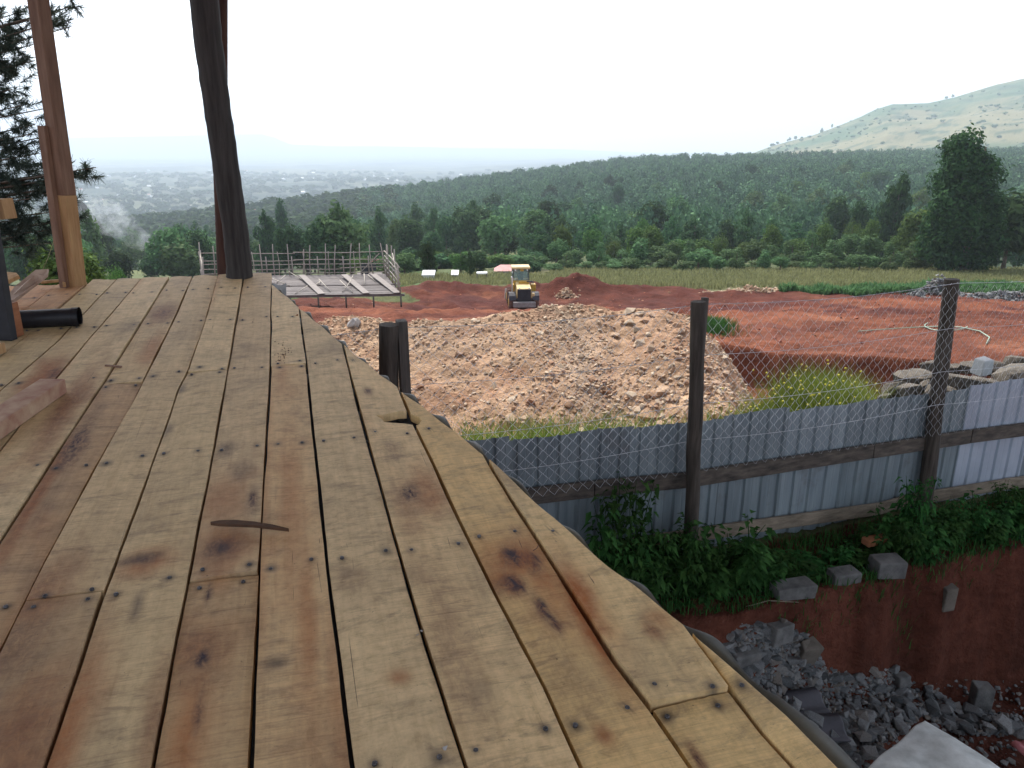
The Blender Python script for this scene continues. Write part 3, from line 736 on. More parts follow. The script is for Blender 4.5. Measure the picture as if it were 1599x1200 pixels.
bL8 = off(bL7, -.215); bL9 = off(bL7, -.42); bL10 = off(bL7, -.64); bL11 = off(bL7, -.85); bL12 = off(bL7, -1.07); bL13 = off(bL7, -1.28)
ED = sorted([(-.205, 6.194), (.02, 5.353), (.303, 4.276), (.505, 3.62), (.718, 2.889), (.808, 2.467), (.928, 1.975), (1.045, 1.611), (1.127, 1.337), (1.163, 1.072), (1.30, .5), (1.5, -.4)])
ES = [q[0] for q in ED]; ET = [q[1] for q in ED]
def edge_t(s):
    s = np.asarray(s, float)
    return np.where(s < -.212, 6.62 + .015 * np.sin(s * 31) + (s + .2) * -.01 + (s < -1.6) * -.12, np.interp(s, ES, ET) + .012 * np.sin(s * 60))
TG, TB, TY, TO, TD, TR = (.50, .405, .27), (.52, .41, .26), (.58, .43, .2), (.48, .33, .17), (.33, .215, .125), (.46, .20, .09)
TBR = (.31, .215, .125)
T_END = None
# left boundary, right boundary, t start, t end (None = the deck edge), tint, level
planks = [
    (bL13, bL12, 2.5, None, TG, 0), (bL12, bL11, 2.5, None, TB, 0), (bL11, bL10, 2.5, 5.3, TG, 0), (bL11, bL10, 5.305, None, TR, .002), (bL10, bL9, 2.5, 5.3, TB, 0),
    (bL10, bL9, 5.305, None, TR, .003), (bL9, bL8, 2.5, 5.35, TG, 0), (bL9, bL8, 5.355, None, (.44, .19, .09), 0), (bL8, bL7, 2.5, 5.6, (.40, .33, .21), 0), (bL8, bL7, 5.605, None, (.43, .21, .1), .002),
    (bL7, bL6, 2.5, None, (.42, .34, .2), 0), (bL6, bL5, 1.5, None, (.40, .32, .2), .001), (bL5, bL4, 1.2, None, TG, 0),
    (bL4, bL3, .6, 4.15, TD, -.003), (bL4, bL3, 4.156, None, (.42, .325, .2), 0),
    (bL3, bL2, .2, 2.25, (.34, .25, .15), -.002), (bL3, bL2, 2.256, None, (.47, .37, .24), .001),
    (bL2, bL1, .2, 4.245, (.47, .375, .24), 0), (bL2, bL1, 4.252, None, (.58, .47, .31), .002),
    (bL1, bG0, .2, 2.235, (.43, .30, .17), -.008), (bL1, bG0, 2.243, None, (.46, .355, .235), 0),
    (bG0, bG1, .2, 4.25, (.53, .375, .215), -.001), (bG0, bG1, 4.257, None, (.60, .49, .33), .003),
    (bG1, bG2, .2, None, (.55, .44, .29), .001), (bG2, bG3, .1, None, (.60, .465, .285), .002),
    (bG3, bG4, .1, None, (.62, .445, .20), 0), (bG4, bG5, .1, 1.372, (.62, .455, .205), -.012), (bG4, bG5, 1.38, None, (.66, .51, .28), .003),
    (bG5, off(bG5, .5), .1, None, (.68, .51, .25), -.004),
]
# stains: photo pixel, half length along the board, half width, red, dark, black
def _st(px, py, lt, ls, r, k, b, cl=None):
    s, t = dk(px, py); return (s, t, lt, ls, r, k, b)
stains = [_st(*a) for a in (
    (800, 868, .06, .035, .8, .9, .1), (832, 880, .07, .03, .9, .7, 0), (815, 872, .14, .13, .85, 0, 0), (805, 912, .05, .04, .9, .8, 0), (845, 948, .06, .018, .7, .9, 0), (868, 975, .04, .015, .7, .9, 0),
    (910, 960, .28, .035, 1, .1, 0), (935, 1000, .16, .03, 1, .1, 0), (870, 930, .2, .1, .55, 0, 0), (800, 862, .05, .1, .8, 0, 0), (790, 900, .06, .07, .8, .1, 0), (850, 905, .1, .08, .7, 0, 0), (905, 930, .2, .05, .9, 0, 0), (795, 862, .03, .012, .6, 1, .3), (806, 876, .03, .01, .6, 1, .4), (838, 872, .03, .012, .6, 1, .2), (800, 908, .03, .012, .6, 1, .3), (816, 918, .03, .01, .6, 1, .4), (850, 945, .035, .008, .6, 1, .3), (862, 968, .03, .008, .6, 1, .3),
    (345, 855, .07, .06, .5, .7, .55), (350, 850, .16, .09, .7, .1, 0), (215, 873, .025, .06, .5, .6, .7), (225, 880, .07, .09, .6, 0, .1), (315, 1024, .035, .02, .2, 1, .4), (312, 1010, .14, .09, .5, .35, 0),
    (310, 1110, .08, .012, .5, .7, 0), (325, 925, .04, .008, .2, .8, 0), (318, 990, .06, .004, .2, .9, 0), (640, 770, .05, .03, .3, .9, 0), (672, 775, .16, .07, .6, .2, 0), (575, 612, .05, .02, .3, .8, 0), (640, 790, .2, .05, .3, .2, 0),
    (65, 590, .3, .07, .8, .3, 0), (85, 585, .12, .05, .8, .6, 0), (255, 490, .2, .08, .5, .6, 0), (240, 545, .3, .05, .5, .1, 0), (350, 780, .2, .1, .5, .1, .1), (395, 780, .09, .02, .3, .9, 0), (354, 700, .08, .04, 0, .4, .5), (375, 738, .08, .04, 0, .3, .4),
    (433, 1036, .02, .03, 0, .3, .8), (60, 930, .2, .1, .5, .3, 0), (40, 1150, .3, .12, .5, .3, 0), (100, 640, .5, .06, .6, .4, 0), (120, 690, .25, .04, .3, .8, 0), (55, 780, .5, .03, .7, .3, 0), (625, 1058, .03, .03, .6, .1, 0),
    (945, 1148, .03, .02, .7, .2, 0), (1092, 1180, .05, .012, .6, .9, 0), (1030, 968, .05, .05, .5, .1, 0), (1020, 985, .04, .03, .6, .4, 0), (700, 990, .4, .06, .15, .25, .1), (480, 960, .4, .03, .5, 0, 0), (530, 1110, .4, .03, .4, 0, 0),
    (455, 780, .5, .05, .45, 0, 0), (215, 945, .07, .015, 0, .3, .7), (755, 1080, .05, .04, 0, .1, .5), (440, 590, .3, .05, .3, 0, 0), (285, 605, .05, .02, 0, .3, .6), (262, 670, .06, .02, 0, .3, .6), (650, 800, .03, .1, .1, .3, 0),
    (610, 700, .1, .04, .1, .4, .1), (900, 1065, .16, .1, .05, .22, .12), (205, 510, .12, .06, 0, .3, .2), (420, 850, .1, .1, .3, .0, 0), (20, 1010, .2, .12, .3, .4, .0), (500, 1160, .1, .08, .2, .2, 0), (1050, 850, .1, .1, 0, 0, 0), (100, 1150, .4, .05, .7, .1, 0), (240, 1140, .2, .03, .4, .3, 0), (290, 1150, .3, .05, .6, 0, 0), (545, 900, .08, .05, .1, .25, .1))]
# nails: rows where the joists run
nail_list = []
rn_ = random.Random(4)
rowt = [.55, 1.37, 2.24, 3.2, 4.25, 5.25, 6.15]
HOLE = [dk(*p) for p in ((588, 650), (606, 647), (622, 643), (638, 642), (646, 647), (655, 651), (659, 656), (655, 662), (645, 664), (630, 662), (612, 661), (600, 660), (597, 655))]
CUT = [dk(*p) for p in ((100, 697), (118, 672), (128, 660), (122, 668), (112, 690), (98, 697))]
def inside(poly, s, t):
    r = np.zeros(s.shape, bool); n = len(poly)
    for i in range(n):
        (x1, y1), (x2, y2) = poly[i], poly[(i + 1) % n]
        c = ((y1 > t) != (y2 > t)) & (s < (x2 - x1) * (t - y1) / ((y2 - y1) + 1e-12) + x1)
        r ^= c
    return r
TH = .042
for i, (bl, br, t0, t1, tint, lev) in enumerate(planks):
    na = 21; L = (t1 or 6.62) - t0; nb = int(L / .0125) + 2
    a = np.linspace(0, 1, na); b = np.linspace(0, 1, nb)
    g = (.0065 if i in (23, 24, 25, 26, 27) else .0038) + .003 * rn_.random()
    if i == 28: br = lambda t: np.interp(t, ET[::-1], ES[::-1]) + .0
    tw = t0 + b * L
    Bm, Am = np.meshgrid(b, a, indexing='ij')
    S = None; Tm = t0 + Bm * L
    wob = lambda t, k: .0028 * fbm(t, t * 0 + i * 3.1 + k, 2.2, 4) * 2
    for _ in range(6):
        sl = bl(Tm) + g + wob(Tm, 0); sr = br(Tm) - g + wob(Tm, 7)
        if i == 28: sl = bG5(Tm) + g
        S = sl + Am * np.maximum(sr - sl, .001)
        te = np.minimum(t1, edge_t(S)) if t1 else edge_t(S)
        te = te - .004 * np.abs(fbm(S * 40, S * 0 + i, 1, 2))
        if t1: te = te - .008 * (Am - .5) * (1 if i % 2 else -1)
        Tm = t0 + Bm * (te - t0)
    Z = lev - .0035 * (2 * Am - 1) ** 2 * (1 if i % 3 else -.4) + .002 * fbm(Tm, S, 1.1, 3) + .0012 * fbm(S * 6, Tm * 2, 2, 3) + (Am - .5) * .006 * math.sin(i * 2.3)
    keep = np.ones((nb - 1, na - 1), bool)
    uncut = S
    R = np.zeros(S.shape); K = np.zeros(S.shape); Bk = np.zeros(S.shape)
    nz = fbm(S * 9, Tm * 5, 1, 4)
    cen = np.array([float(np.mean(S))])
    for (ss, tt, lt, ls, r_, k_, b_) in stains:
        if ss < S.min() - .01 or ss > S.max() + .01: continue
        sm = float((bl(tt) + br(tt)) / 2)
        if not (float(bl(tt)) <= ss <= float(br(tt)) + .3 * (i >= 26)): continue
        q = np.exp(-((((S - ss) / (ls * 1.1)) ** 2 + ((Tm - tt) / (lt * 1.1)) ** 2) * (1 + .9 * nz)))
        R = np.maximum(R, q * r_); K = np.maximum(K, q * k_); Bk = np.maximum(Bk, q * b_ * .7)
    # gum lines along some edges
    if i % 3 == 0: R = np.maximum(R, .35 * np.clip(1 - Am * 5, 0, 1) * sstep(0, .5, fbm(Tm, S * 0 + i, .9, 3)))
    Kd = .3 * sstep(.25, .7, fbm(S * 4 + i, Tm * 1.5, 1, 4, .6, 3))
    K = np.maximum(K, Kd * .5)
    pn = []
    for tr_ in rowt:
        if tr_ < t0 + .03 or tr_ > (t1 or 6.55) - .02:
            for tj in ([t0 + .035] if t0 > 1 and abs(tr_ - t0) < .12 else []) + ([t1 - .035] if t1 and abs(tr_ - t1) < .12 else []):
                pn.append(tj)
            continue
        if t1 and abs(tr_ - t1) < .12: tr_ = t1 - .04
        if t0 > 1 and abs(tr_ - t0) < .12: tr_ = t0 + .04
        pn.append(tr_)
    nl = []
    for tr_ in sorted(set(pn)):
        for fr in (.2, .8):
            tt = tr_ + rn_.uniform(-.03, .03) * (0 if t1 and abs(tr_ - t1) < .06 else 1)
            l_, r_ = float(bl(tt)), float(br(tt)) if i != 28 else 1.17
            ss = l_ + (r_ - l_) * (fr + rn_.uniform(-.07, .07))
            if tt > float(edge_t(ss)) - .03: continue
            if inside(HOLE, np.array([ss]), np.array([tt]))[0]: continue
            nl.append((ss, tt))
            q = np.hypot(S - ss, (Tm - tt) * .8)
            rr_ = rn_.uniform(.010, .020)
            Bk = np.maximum(Bk, np.exp(-(q / rr_) ** 2 * (1 + .6 * nz)) * rn_.uniform(.55, .95))
    tn = np.array(tint) * rn_.uniform(.95, 1.05) * np.array((1.20, 1.08, .87)) * np.array((1, 1, 1)) ** 1; tn = tn * .68 + np.array((.74, .575, .35)) * .32
    if i in (13,): R = np.maximum(R, .08 + .25 * sstep(.1, .6, fbm(Tm, S * 3, 1.2, 3))); K = np.maximum(K, .2 * sstep(0, .5, nz))
    V = np.stack([S, Tm, Z], -1).reshape(-1, 3); nV = len(V)
    ix = np.arange(nV).reshape(nb, na)
    q = np.stack([ix[:-1, :-1], ix[:-1, 1:], ix[1:, 1:], ix[1:, :-1]], -1)[keep]
    ok = np.ones(len(q), bool)
    e = np.concatenate([q[:, [0, 1]], q[:, [1, 2]], q[:, [2, 3]], q[:, [3, 0]]])
    key = np.sort(e, 1); kk = key[:, 0].astype(np.int64) * nV + key[:, 1]
    _, inv_, cnt = np.unique(kk, return_inverse=True, return_counts=True)
    be = e[cnt[inv_] == 1]
    Vb = V.copy(); Vb[:, 2] -= TH
    walls = np.stack([be[:, 1], be[:, 0], be[:, 0] + nV, be[:, 1] + nV], 1)
    F_ = np.concatenate([q, q[:, ::-1] + nV, walls])
    st_ = np.stack([R, K, Bk], -1).reshape(-1, 3)
    tc_ = np.broadcast_to(tn, (nV, 3))
    me = npmesh('plank', np.concatenate([V, Vb]), F_, False, {'stain': np.concatenate([st_, st_]), 'tint': np.concatenate([tc_, tc_])}, [M['plank']])
    po = obj('plank', me, deck)
    if i in (24, 25):
        cb = MB(); k_ = len(HOLE); cb.poly([(a_, b_, .1) for a_, b_ in HOLE] + [(a_, b_, -.15) for a_, b_ in HOLE], [tuple(range(k_)), tuple(range(2 * k_ - 1, k_ - 1, -1))] + [(j, (j + 1) % k_, k_ + (j + 1) % k_, k_ + j) for j in range(k_)])
        co_ = cb.build('cutter', M['plank'], deck); md = po.modifiers.new('b', 'BOOLEAN'); md.object = co_; md.operation = 'DIFFERENCE'; md.solver = 'EXACT'
        dg = bpy.context.evaluated_depsgraph_get(); nm2 = bpy.data.meshes.new_from_object(po.evaluated_get(dg)); po.modifiers.clear(); po.data = nm2
        nn_ = len(nm2.vertices); cc = np.empty(nn_ * 3, np.float32); nm2.vertices.foreach_get('co', cc); cc = cc.reshape(-1, 3)
        for an in ('tint', 'stain'):
            at = nm2.color_attributes[an]; cl = np.empty(nn_ * 4, np.float32); at.data.foreach_get('color', cl); cl = cl.reshape(-1, 4)
            if an == 'tint': bad = np.where(np.abs(cl[:, :3] - tn[None]).sum(1) > .01)[0]; cl[bad, :3] = tn
            else: cl[bad, :3] = 0
            at.data.foreach_set('color', cl.ravel())
        bpy.data.objects.remove(co_)
    nail_list.append((po, nl, lev))
nm = MB(); nm.tube([(0, 0, -.012), (0, 0, .0025), (0, 0, .004)], [.0065, .0068, .004], 10)
no = nm.build('nail', M['nail'], None); nme = no.data; bpy.data.objects.remove(no)
for po, nl, lev in nail_list:
    for ss, tt in nl:
        o = bpy.data.objects.new('nail', nme); link(o, po); o.location = (ss, tt, lev + .0005); o.rotation_euler = (rn_.uniform(-.2, .2), rn_.uniform(-.2, .2), 0)
def dbox(name, s, t, h, d, mat, parent=deck, rz=0, bevel=.003):
    o = MB().box((0, 0, 0), d).build(name, M[mat], parent, bevel); o.location = (s, t, h); o.rotation_euler = (0, 0, rz); return o
for k, tt in enumerate((.55, 1.37, 2.245, 3.2, 4.25, 5.25, 6.15)):
    s1 = float(np.interp(tt + .1, ET[::-1], ES[::-1])) - .03; s0 = -3.0
    dbox('joist', (s0 + s1) / 2, tt, -TH - .09 - .06, (s1 - s0, .07, .12), 'gpost')
for s_ in (-2.6, -1.2, .1):
    for tt in (1.4, 5.2):
        if s_ > 0 and tt > 4: continue
        a = dw(s_, tt, -.18); o = MB().tube([(0, 0, 0), (0, 0, -3.4)], .07, 10).build('post', M['gpost'], deck)
        o.matrix_parent_inverse = DM.inverted(); o.location = a
# dark iron sheets under the boards, added to block light through the gaps
X, Y = np.meshgrid(np.linspace(-3.1, -.1, 300), np.linspace(.1, 6.5, 8), indexing='ij')
X2, Y2 = np.meshgrid(np.linspace(-.098, 1.2, 160), np.linspace(0, 1, 8), indexing='ij'); Y2 = .1 + Y2 * (np.interp(X2, ES, ET) - .06 - .1)
for X_, Y_ in ((X, Y), (X2, Y2)):
    ix = np.arange(X_.size).reshape(X_.shape)
    obj('under_sheet', npmesh('under_sheet', np.stack([X_, Y_, -TH - .03 + .01 * np.sin(X_ * 53)], -1).reshape(-1, 3), np.stack([ix[:-1, :-1], ix[1:, :-1], ix[1:, 1:], ix[:-1, 1:]], -1).reshape(-1, 4), True), deck, M['darkpaint'])
# corrugated sheet that the boards lie on, cut along the slanted edge
na, nb = 900, 20
ss = np.linspace(-.3, 1.5, na)
out = np.concatenate([np.linspace(-.35, -.02, 6), np.linspace(-.01, .085, 14)])
Sg, Og = np.meshgrid(ss, out, indexing='ij')
scal = .40 + .14 * np.sin(Sg * 2 * math.pi / .095 + 1.2) + .08 * np.sin(Sg * 13)
Oo = np.where(Og > 0, Og * scal, Og)
Tg = np.interp(Sg, ES, ET) + .24 * Oo
Sg2 = Sg + .97 * Oo + .004
ph = Sg * 2 * math.pi / .095
Zg = -TH - .030 + .014 * np.sin(ph) + .045 * sstep(.005, .08, Og)
ix = np.arange(na * nb).reshape(na, nb)
q = np.stack([ix[:-1, :-1], ix[1:, :-1], ix[1:, 1:], ix[:-1, 1:]], -1).reshape(-1, 4)
me = npmesh('corrugated_sheet', np.stack([Sg2, Tg, Zg], -1).reshape(-1, 3), q, True)
o = obj('corrugated_sheet', me, deck, M['roofsheet'])

# ------------------------------------------------------------------ things on the deck
def on_deck(px, py, h=0): return dw(*dk(px, py, h), h)
# splinter of dark wood
a, b = dk(330, 822), dk(452, 833)
mb = MB(); pts = []
for f, wd in ((0, .004), (.12, .016), (.3, .02), (.55, .016), (.8, .012), (1, .003)):
    s_ = a[0] + (b[0] - a[0]) * f; t_ = a[1] + (b[1] - a[1]) * f
    pts.append((s_, t_, wd, .012 + .012 * math.sin(f * 3)))
vv = []
for s_, t_, wd, hh in pts: vv += [(s_, t_ - wd * .8, hh - .006), (s_, t_ + wd, hh - .003), (s_, t_ + wd * .8, hh + .005), (s_, t_ - wd * .7, hh + .003)]
fc = [(0, 1, 2, 3), (20, 23, 22, 21)] + [(k * 4 + j, k * 4 + 4 + j, k * 4 + 4 + (j + 1) % 4, k * 4 + (j + 1) % 4) for k in range(5) for j in range(4)]
spl = mb.poly(vv, fc).build('wood_splinter', mat_basic('dark_splinter', (.05, .025, .015), (.12, .06, .03), 8, .8, (1, 6, 1)))
spl.matrix_world = DM
tag(spl, 'long dark splinter of wood lying across the plank joints beside the black knot', 'wood scrap')
a = on_deck(165, 571, .006); b = on_deck(190, 573, .006)
tag(MB().beam(a, b, .012, .01).build('wood_stick', M['redbeam']), 'tiny dark stick lying on the boards right of the stained beam', 'wood scrap')
a = on_deck(826, 853, .012); b = on_deck(843, 862, .004)
tag(MB().tube([on_deck(833, 860, .004), on_deck(838, 857, .02), on_deck(842, 851, .03)], .0018, 5).build('wood_shaving', M['redbeam']), 'thin curled orange shaving standing up by the orange stained board', 'wood scrap')
# stained beam lying on the deck at the left edge
e = empty('timber_beam'); tag(e, 'short squared beam with red gum stains lying on the boards at the left edge', 'timber')
a = on_deck(85, 602, .04); b = a + (a - on_deck(-60, 700, .04)) * -1.0
o = MB().beam((0, 0, 0), b - a, .125, .075, nv).build('beam', M['redboard'], e, .006); e.location = a
o.data.materials.clear(); o.data.materials.append(mat_basic('stained_beam', (.26, .09, .06), (.52, .38, .25), 2.2, .7, (3, 3, 3), bs=.5, bd=.004))
# saw dust and crumbs
def crumb(px, py, r, lab, mat='palestone'):
    bm_ = bmesh.new()
    for k in range(9): bm_.verts.new(Vector((random.uniform(-1, 1), random.uniform(-1, 1), random.uniform(-.6, .6))) * r)
    bmesh.ops.convex_hull(bm_, input=bm_.verts[:]); me = bpy.data.meshes.new('crumb'); bm_.to_mesh(me); bm_.free()
    o = obj('stone_crumb', me, None, M[mat]); o.location = on_deck(px, py, r * .5); tag(o, lab, 'crumb')
crumb(464, 492, .014, 'small brown chip lying on the far boards next to the slanted edge', 'brick')
crumb(658, 985, .006, 'pale crumb at the plank gap right of the middle of the deck')
crumb(652, 992, .005, 'smaller pale crumb left of another crumb by the plank gap')
crumb(695, 1169, .007, 'shiny grey crumb on the grey board near the bottom of the picture')
vv = []; qq = []
rs3 = np.random.RandomState(8)
c0 = dk(442, 551)
for k in range(46):
    s_ = c0[0] + rs3.normal() * .02; t_ = c0[1] + rs3.normal() * .09; r_ = .003 + .004 * rs3.rand(); n0 = len(vv)
    vv += [(s_ - r_, t_ - r_, .001), (s_ + r_, t_ - r_ * .6, .001), (s_ + r_ * .7, t_ + r_, .001), (s_ - r_ * .5, t_ + r_, .001), (s_, t_, .001 + r_)]
    qq += [(n0, n0 + 1, n0 + 4), (n0 + 1, n0 + 2, n0 + 4), (n0 + 2, n0 + 3, n0 + 4), (n0 + 3, n0, n0 + 4)]
o = obj('sawdust', npmesh('sawdust', np.array(vv), np.array(qq)), None, M['redpole']); o.matrix_world = DM; tag(o, 'sprinkle of dark crumbs on the pale far board', 'debris', kind='stuff')

# thick round pole and the thinner one behind it
base = on_deck(374, 432); Yp = base.y
P = [Vector(atY(x, y, Yp)) for x, y in ((319, -8), (325, 60), (336, 142), (346, 210), (356, 280), (367, 350), (373.5, 410), (374.5, 436))]
dl = lambda p: p.y * math.cos(PITCH) - p.z * math.sin(PITCH)
ext = [P[0] + (P[0] - P[1]) * 2.3, P[0] + (P[0] - P[1]) * 1.0]
rad = [24.5, 23.5] + [23, 22.2, 21, 20.5, 20.4, 19.6, 20, 20.5]
allp = ext + P + [P[-1] + Vector((0, 0, -.5))]
rads = [r_ / F * dl(p) * .97 for r_, p in zip(rad + [20.5], allp)]
fine = []; fr = []
for k in range(len(allp) - 1):
    for j in range(5):
        f = j / 5; fine.append(allp[k].lerp(allp[k + 1], f) + Vector((random.uniform(-.003, .003), 0, 0))); fr.append(rads[k] * (1 - f) + rads[k + 1] * f + random.uniform(-.002, .002))
pole = MB().tube(fine, fr, 20).build('round_pole', M['darkpole'])
tag(pole, 'thick dark round pole standing at the far edge of the deck', 'pole')
P2 = [Vector(atY(x, y, Yp + .3)) for x, y in ((343, -50), (343, 0), (343, 130), (345, 250), (349, 340), (353, 434))]
o = MB().tube([P2[0] + (P2[0] - P2[1]) * 2] + P2 + [P2[-1] + Vector((0, 0, -2.6))], [.065, .065, .063, .064, .062, .065, .068, .07], 14).build('thin_pole', M['redpole'])
tag(o, 'thinner reddish pole standing just behind the thick dark pole', 'pole')

# timber post made of a long and a short beam
bp = on_deck(121, 447); Yt = bp.y
e = empty('timber_post', bp); tag(e, 'tall reddish sawn timber post with a shorter timber nailed to its left', 'post')
def tb(x0, y0, x1, y1, wpx, Y0, dep, nm, mat, ext_=0):
    a = Vector(atY(x0, y0, Y0)); b = Vector(atY(x1, y1, Y0)); b = b + (b - a) * ext_
    wd = wpx / F * dl(a)
    o = MB().beam(a - bp, b - bp, wd, dep, (-.25, -1, 0)).build(nm, M[mat], e, .004); return o
tb(121, 450, 104, 305, 17, Yt, .11, 'lower_beam', 'tanbeam')
tb(103.8, 305, 60, 0, 18, Yt - .002, .11, 'upper_beam', 'redbeam', .35)
tb(107, 452, 72, 197, 12, Yt - .03, .10, 'short_beam', 'redbeam')
# dark steel post at the left border with a timber end fixed to it
pb = on_deck(14, 531); 
a = pb; b = Vector(atY(-32, 250, pb.y)); b = a + (b - a) * 2.2
tag(MB().beam(a, b, .075, .06, (0, -1, 0)).build('steel_post', M['darkpaint'], None, .004), 'dark grey steel post cut by the left border beside the black pipe', 'post')
a = Vector(atY(15, 326, pb.y + .15)); b = Vector(atY(-330, 345, pb.y + .3))
tag(MB().beam(a, b, .10, .12).build('beam_end', M['tanbeam'], None, .004), 'pale sawn beam end poking in at the left border above the steel post', 'timber')
a = on_deck(26, 526, .0); 
e = empty('timber_offcut', a); tag(e, 'upright offcut with a dark face and orange side right behind the steel post', 'timber')
MB().box((-.03, 0, .10), (.05, .09, .2)).build('dark_face', M['darkpaint'], e, .003)
MB().box((.008, 0, .105), (.024, .10, .21)).build('orange_side', M['brick'], e, .003)
a = on_deck(2, 545, .04); tag(MB().beam(a, a + Vector((-.6, .1, 0)), .07, .06).build('timber_block', M['tanbeam'], None, .004), 'pale block lying left of the foot of the steel post', 'timber')
# black pipe
ra = on_deck(124, 495, .055); rb = Vector(on_deck(16, 500, .055)); d = (rb - ra)
e = empty('steel_pipe', ra); tag(e, 'thick black steel pipe lying on the far left boards', 'pipe')
mb = MB(); n_ = 24; dn = d.normalized(); end = d + dn * .5
mb.tube([Vector((0, 0, 0)), end], .058, n_, cap=False); mb.tube([end, Vector((0, 0, 0))], .050, n_, cap=False)
mb.build('tube', M['pipe'], e)
mb = MB(); mb.tube([dn * -.004, dn * .035], .0625, n_, cap=False); mb.tube([dn * .035, dn * -.004], .050, n_, cap=False)
o = mb.build('collar', M['pipe'], e)
MB().box(dn * .42 + Vector((0, 0, -.05)), (.07, .03, .02)).build('lug', M['pipe'], e, .003)
# heap of boards beyond the far left corner
def slab(name, corners, th, mat, lab, cat='timber', Yb=None, h=None, bev=.004):
    pts = [Vector(c) for c in corners]
    n_ = (pts[1] - pts[0]).cross(pts[-1] - pts[0]).normalized()
    if n_.z < 0: n_ = -n_
    k = len(pts)
    mb = MB(); mb.poly([p for p in pts] + [p - n_ * th for p in pts], [tuple(range(k)), tuple(range(2 * k - 1, k - 1, -1))] + [(j, (j + 1) % k, k + (j + 1) % k, k + j) for j in range(k)])
    return tag(mb.build(name, M[mat] if isinstance(mat, str) else mat, None, bev), lab, cat)
def up_(px, py, h): return dw(*dk(px, py, h), h)
M['slabmat'] = mat_basic('pale_slab_purple_end', (.26, .17, .13), (.52, .39, .3), 2.5, .75, (3, 3, 3), bs=.5, bd=.005)
slab('bark_slab', [up_(8, 466, .08), up_(24, 447, .11), up_(56, 421, .22), up_(77, 420, .22), up_(76, 427, .2), up_(58, 441, .13), up_(16, 473, .06)], .03, 'slabmat', 'pale bark slab with a rounded purplish end leaning over the far left boards')
slab('wood_offcut', [up_(-10, 440, .12), up_(4, 424, .16), up_(26, 426, .16), up_(30, 430, .15), up_(6, 441, .12)], .03, 'tanbeam', 'small yellow offcut left of the pale bark slab')
a, b, c = up_(64, 441, .05), up_(101, 438, .05), up_(101, 446, .03)
tag(MB().beam(a, b, .03, .02).beam(b, c, .02, .03).build('batten', M['tanbeam'], None, .002), 'thin yellow batten lying between the bark slab and the timber post', 'timber')
a = Vector(atY(86, 371, 6.2)); m_ = Vector(atY(76, 402, 6.2)); b = Vector(atY(66, 424, 6.25))
tag(MB().tube([b, m_, a, a + Vector((.0, .0, .35))], .003, 5).build('string', M['rope']), 'thin slack string hanging beside the timber post', 'string')
# roof added above the view to keep the sun off deck and near fence
e = empty('iron_and_shade_roof', (0, 0, 4.2)); tag(e, 'corrugated iron roof carried over the deck by the poles', 'roof')
nx, ny = 400, 2
X, Y = np.meshgrid(np.linspace(-8.2, 7.8, nx), np.linspace(-3.5, 12.6, 12), indexing='ij')
Y = -3.5 + (Y + 3.5) / 16.1 * (18.1 - np.maximum(5.9 - X, 0) * .36)
Zr = .015 * np.sin(X * 2 * math.pi / .076) + .02 * Y
ix = np.arange(nx * 12).reshape(nx, 12)
obj('shade_roof_sheet', npmesh('shade_roof_sheet', np.stack([X, Y, Zr], -1).reshape(-1, 3), np.stack([ix[:-1, :-1], ix[1:, :-1], ix[1:, 1:], ix[:-1, 1:]], -1).reshape(-1, 4), True), e, M['ironroof'])
for yy in (-3, 0, 3, 6, 9): MB().beam((-8.2, yy, -.08 + .02 * yy), (7.8, yy, -.08 + .02 * yy), .05, .08).build('shade_roof_purlin', M['tanbeam'], e)

# ------------------------------------------------------------------ fence
fd = Vector((.945, .326, 0)).normalized(); fn = Vector((-fd.y, fd.x, 0)); FA = Vector((1.54, 6.2, 0))
def fp(u, d, z): return FA + fd * u + fn * d + Vector((0, 0, z))
def upx(px, d=0.0):
    """distance along the fence of the vertical plane seen at picture column px"""
    lo, hi = -6, 12
    for _ in range(50):
        m = (lo + hi) / 2; p = fp(m, d, -2.4); x = 800 + F * p.x / dl(p)
        if x < px: lo = m
        else: hi = m
    return lo
fence = empty('boundary_fence', (1.54, 6.2, -3.6)); tag(fence, 'chain link and corrugated iron fence on dark wooden posts right of the deck', 'fence')
def fpart(o): o.matrix_parent_inverse = Matrix.Translation(-Vector((1.54, 6.2, -3.6))); return o
def post(xt, yt, xb, yb, r, mat='fpost', Yt=None):
    # top and foot from the picture, foot on the ground at -3.6
    zt = -1.2
    a = Vector(atZ(xt, yt, zt)); b = Vector(atZ(xb, yb, -3.6)); b.y = (b.y + a.y) / 2 if abs(b.y - a.y) < 1 else a.y
    b = Vector((b.x, b.y, -3.9))
    pts = [b.lerp(a, k / 8) + Vector((random.uniform(-.006, .006), random.uniform(-.006, .006), 0)) for k in range(9)]; pts[-1] = a
    return fpart(MB().tube(pts, [r * (1.06 - .01 * k + random.uniform(-.03, .03)) for k in range(9)], 14).build('post', M[mat], fence, .006)), a, b
p1, t1_, b1_ = post(608, 507, 612, 940, .072)
p2, t2_, b2_ = post(1091, 471, 1079, 868, .062)
p3, t3_, b3_ = post(1487, 436, 1447, 795, .070)
t4_ = Vector(fp(5.5, 0, -1.15)); p4 = fpart(MB().tube([fp(5.45, 0, -3.9), t4_], .065, 14).build('post', M['fpost'], fence))
for k in (-2, 3, 4):
    if k > 0: fpart(MB().tube([fp(5.5 + 2.7 * (k - 2), 0, -3.9), fp(5.5 + 2.7 * (k - 2), 0, -1.15)], .065, 12).build('post', M['fpost'], fence))
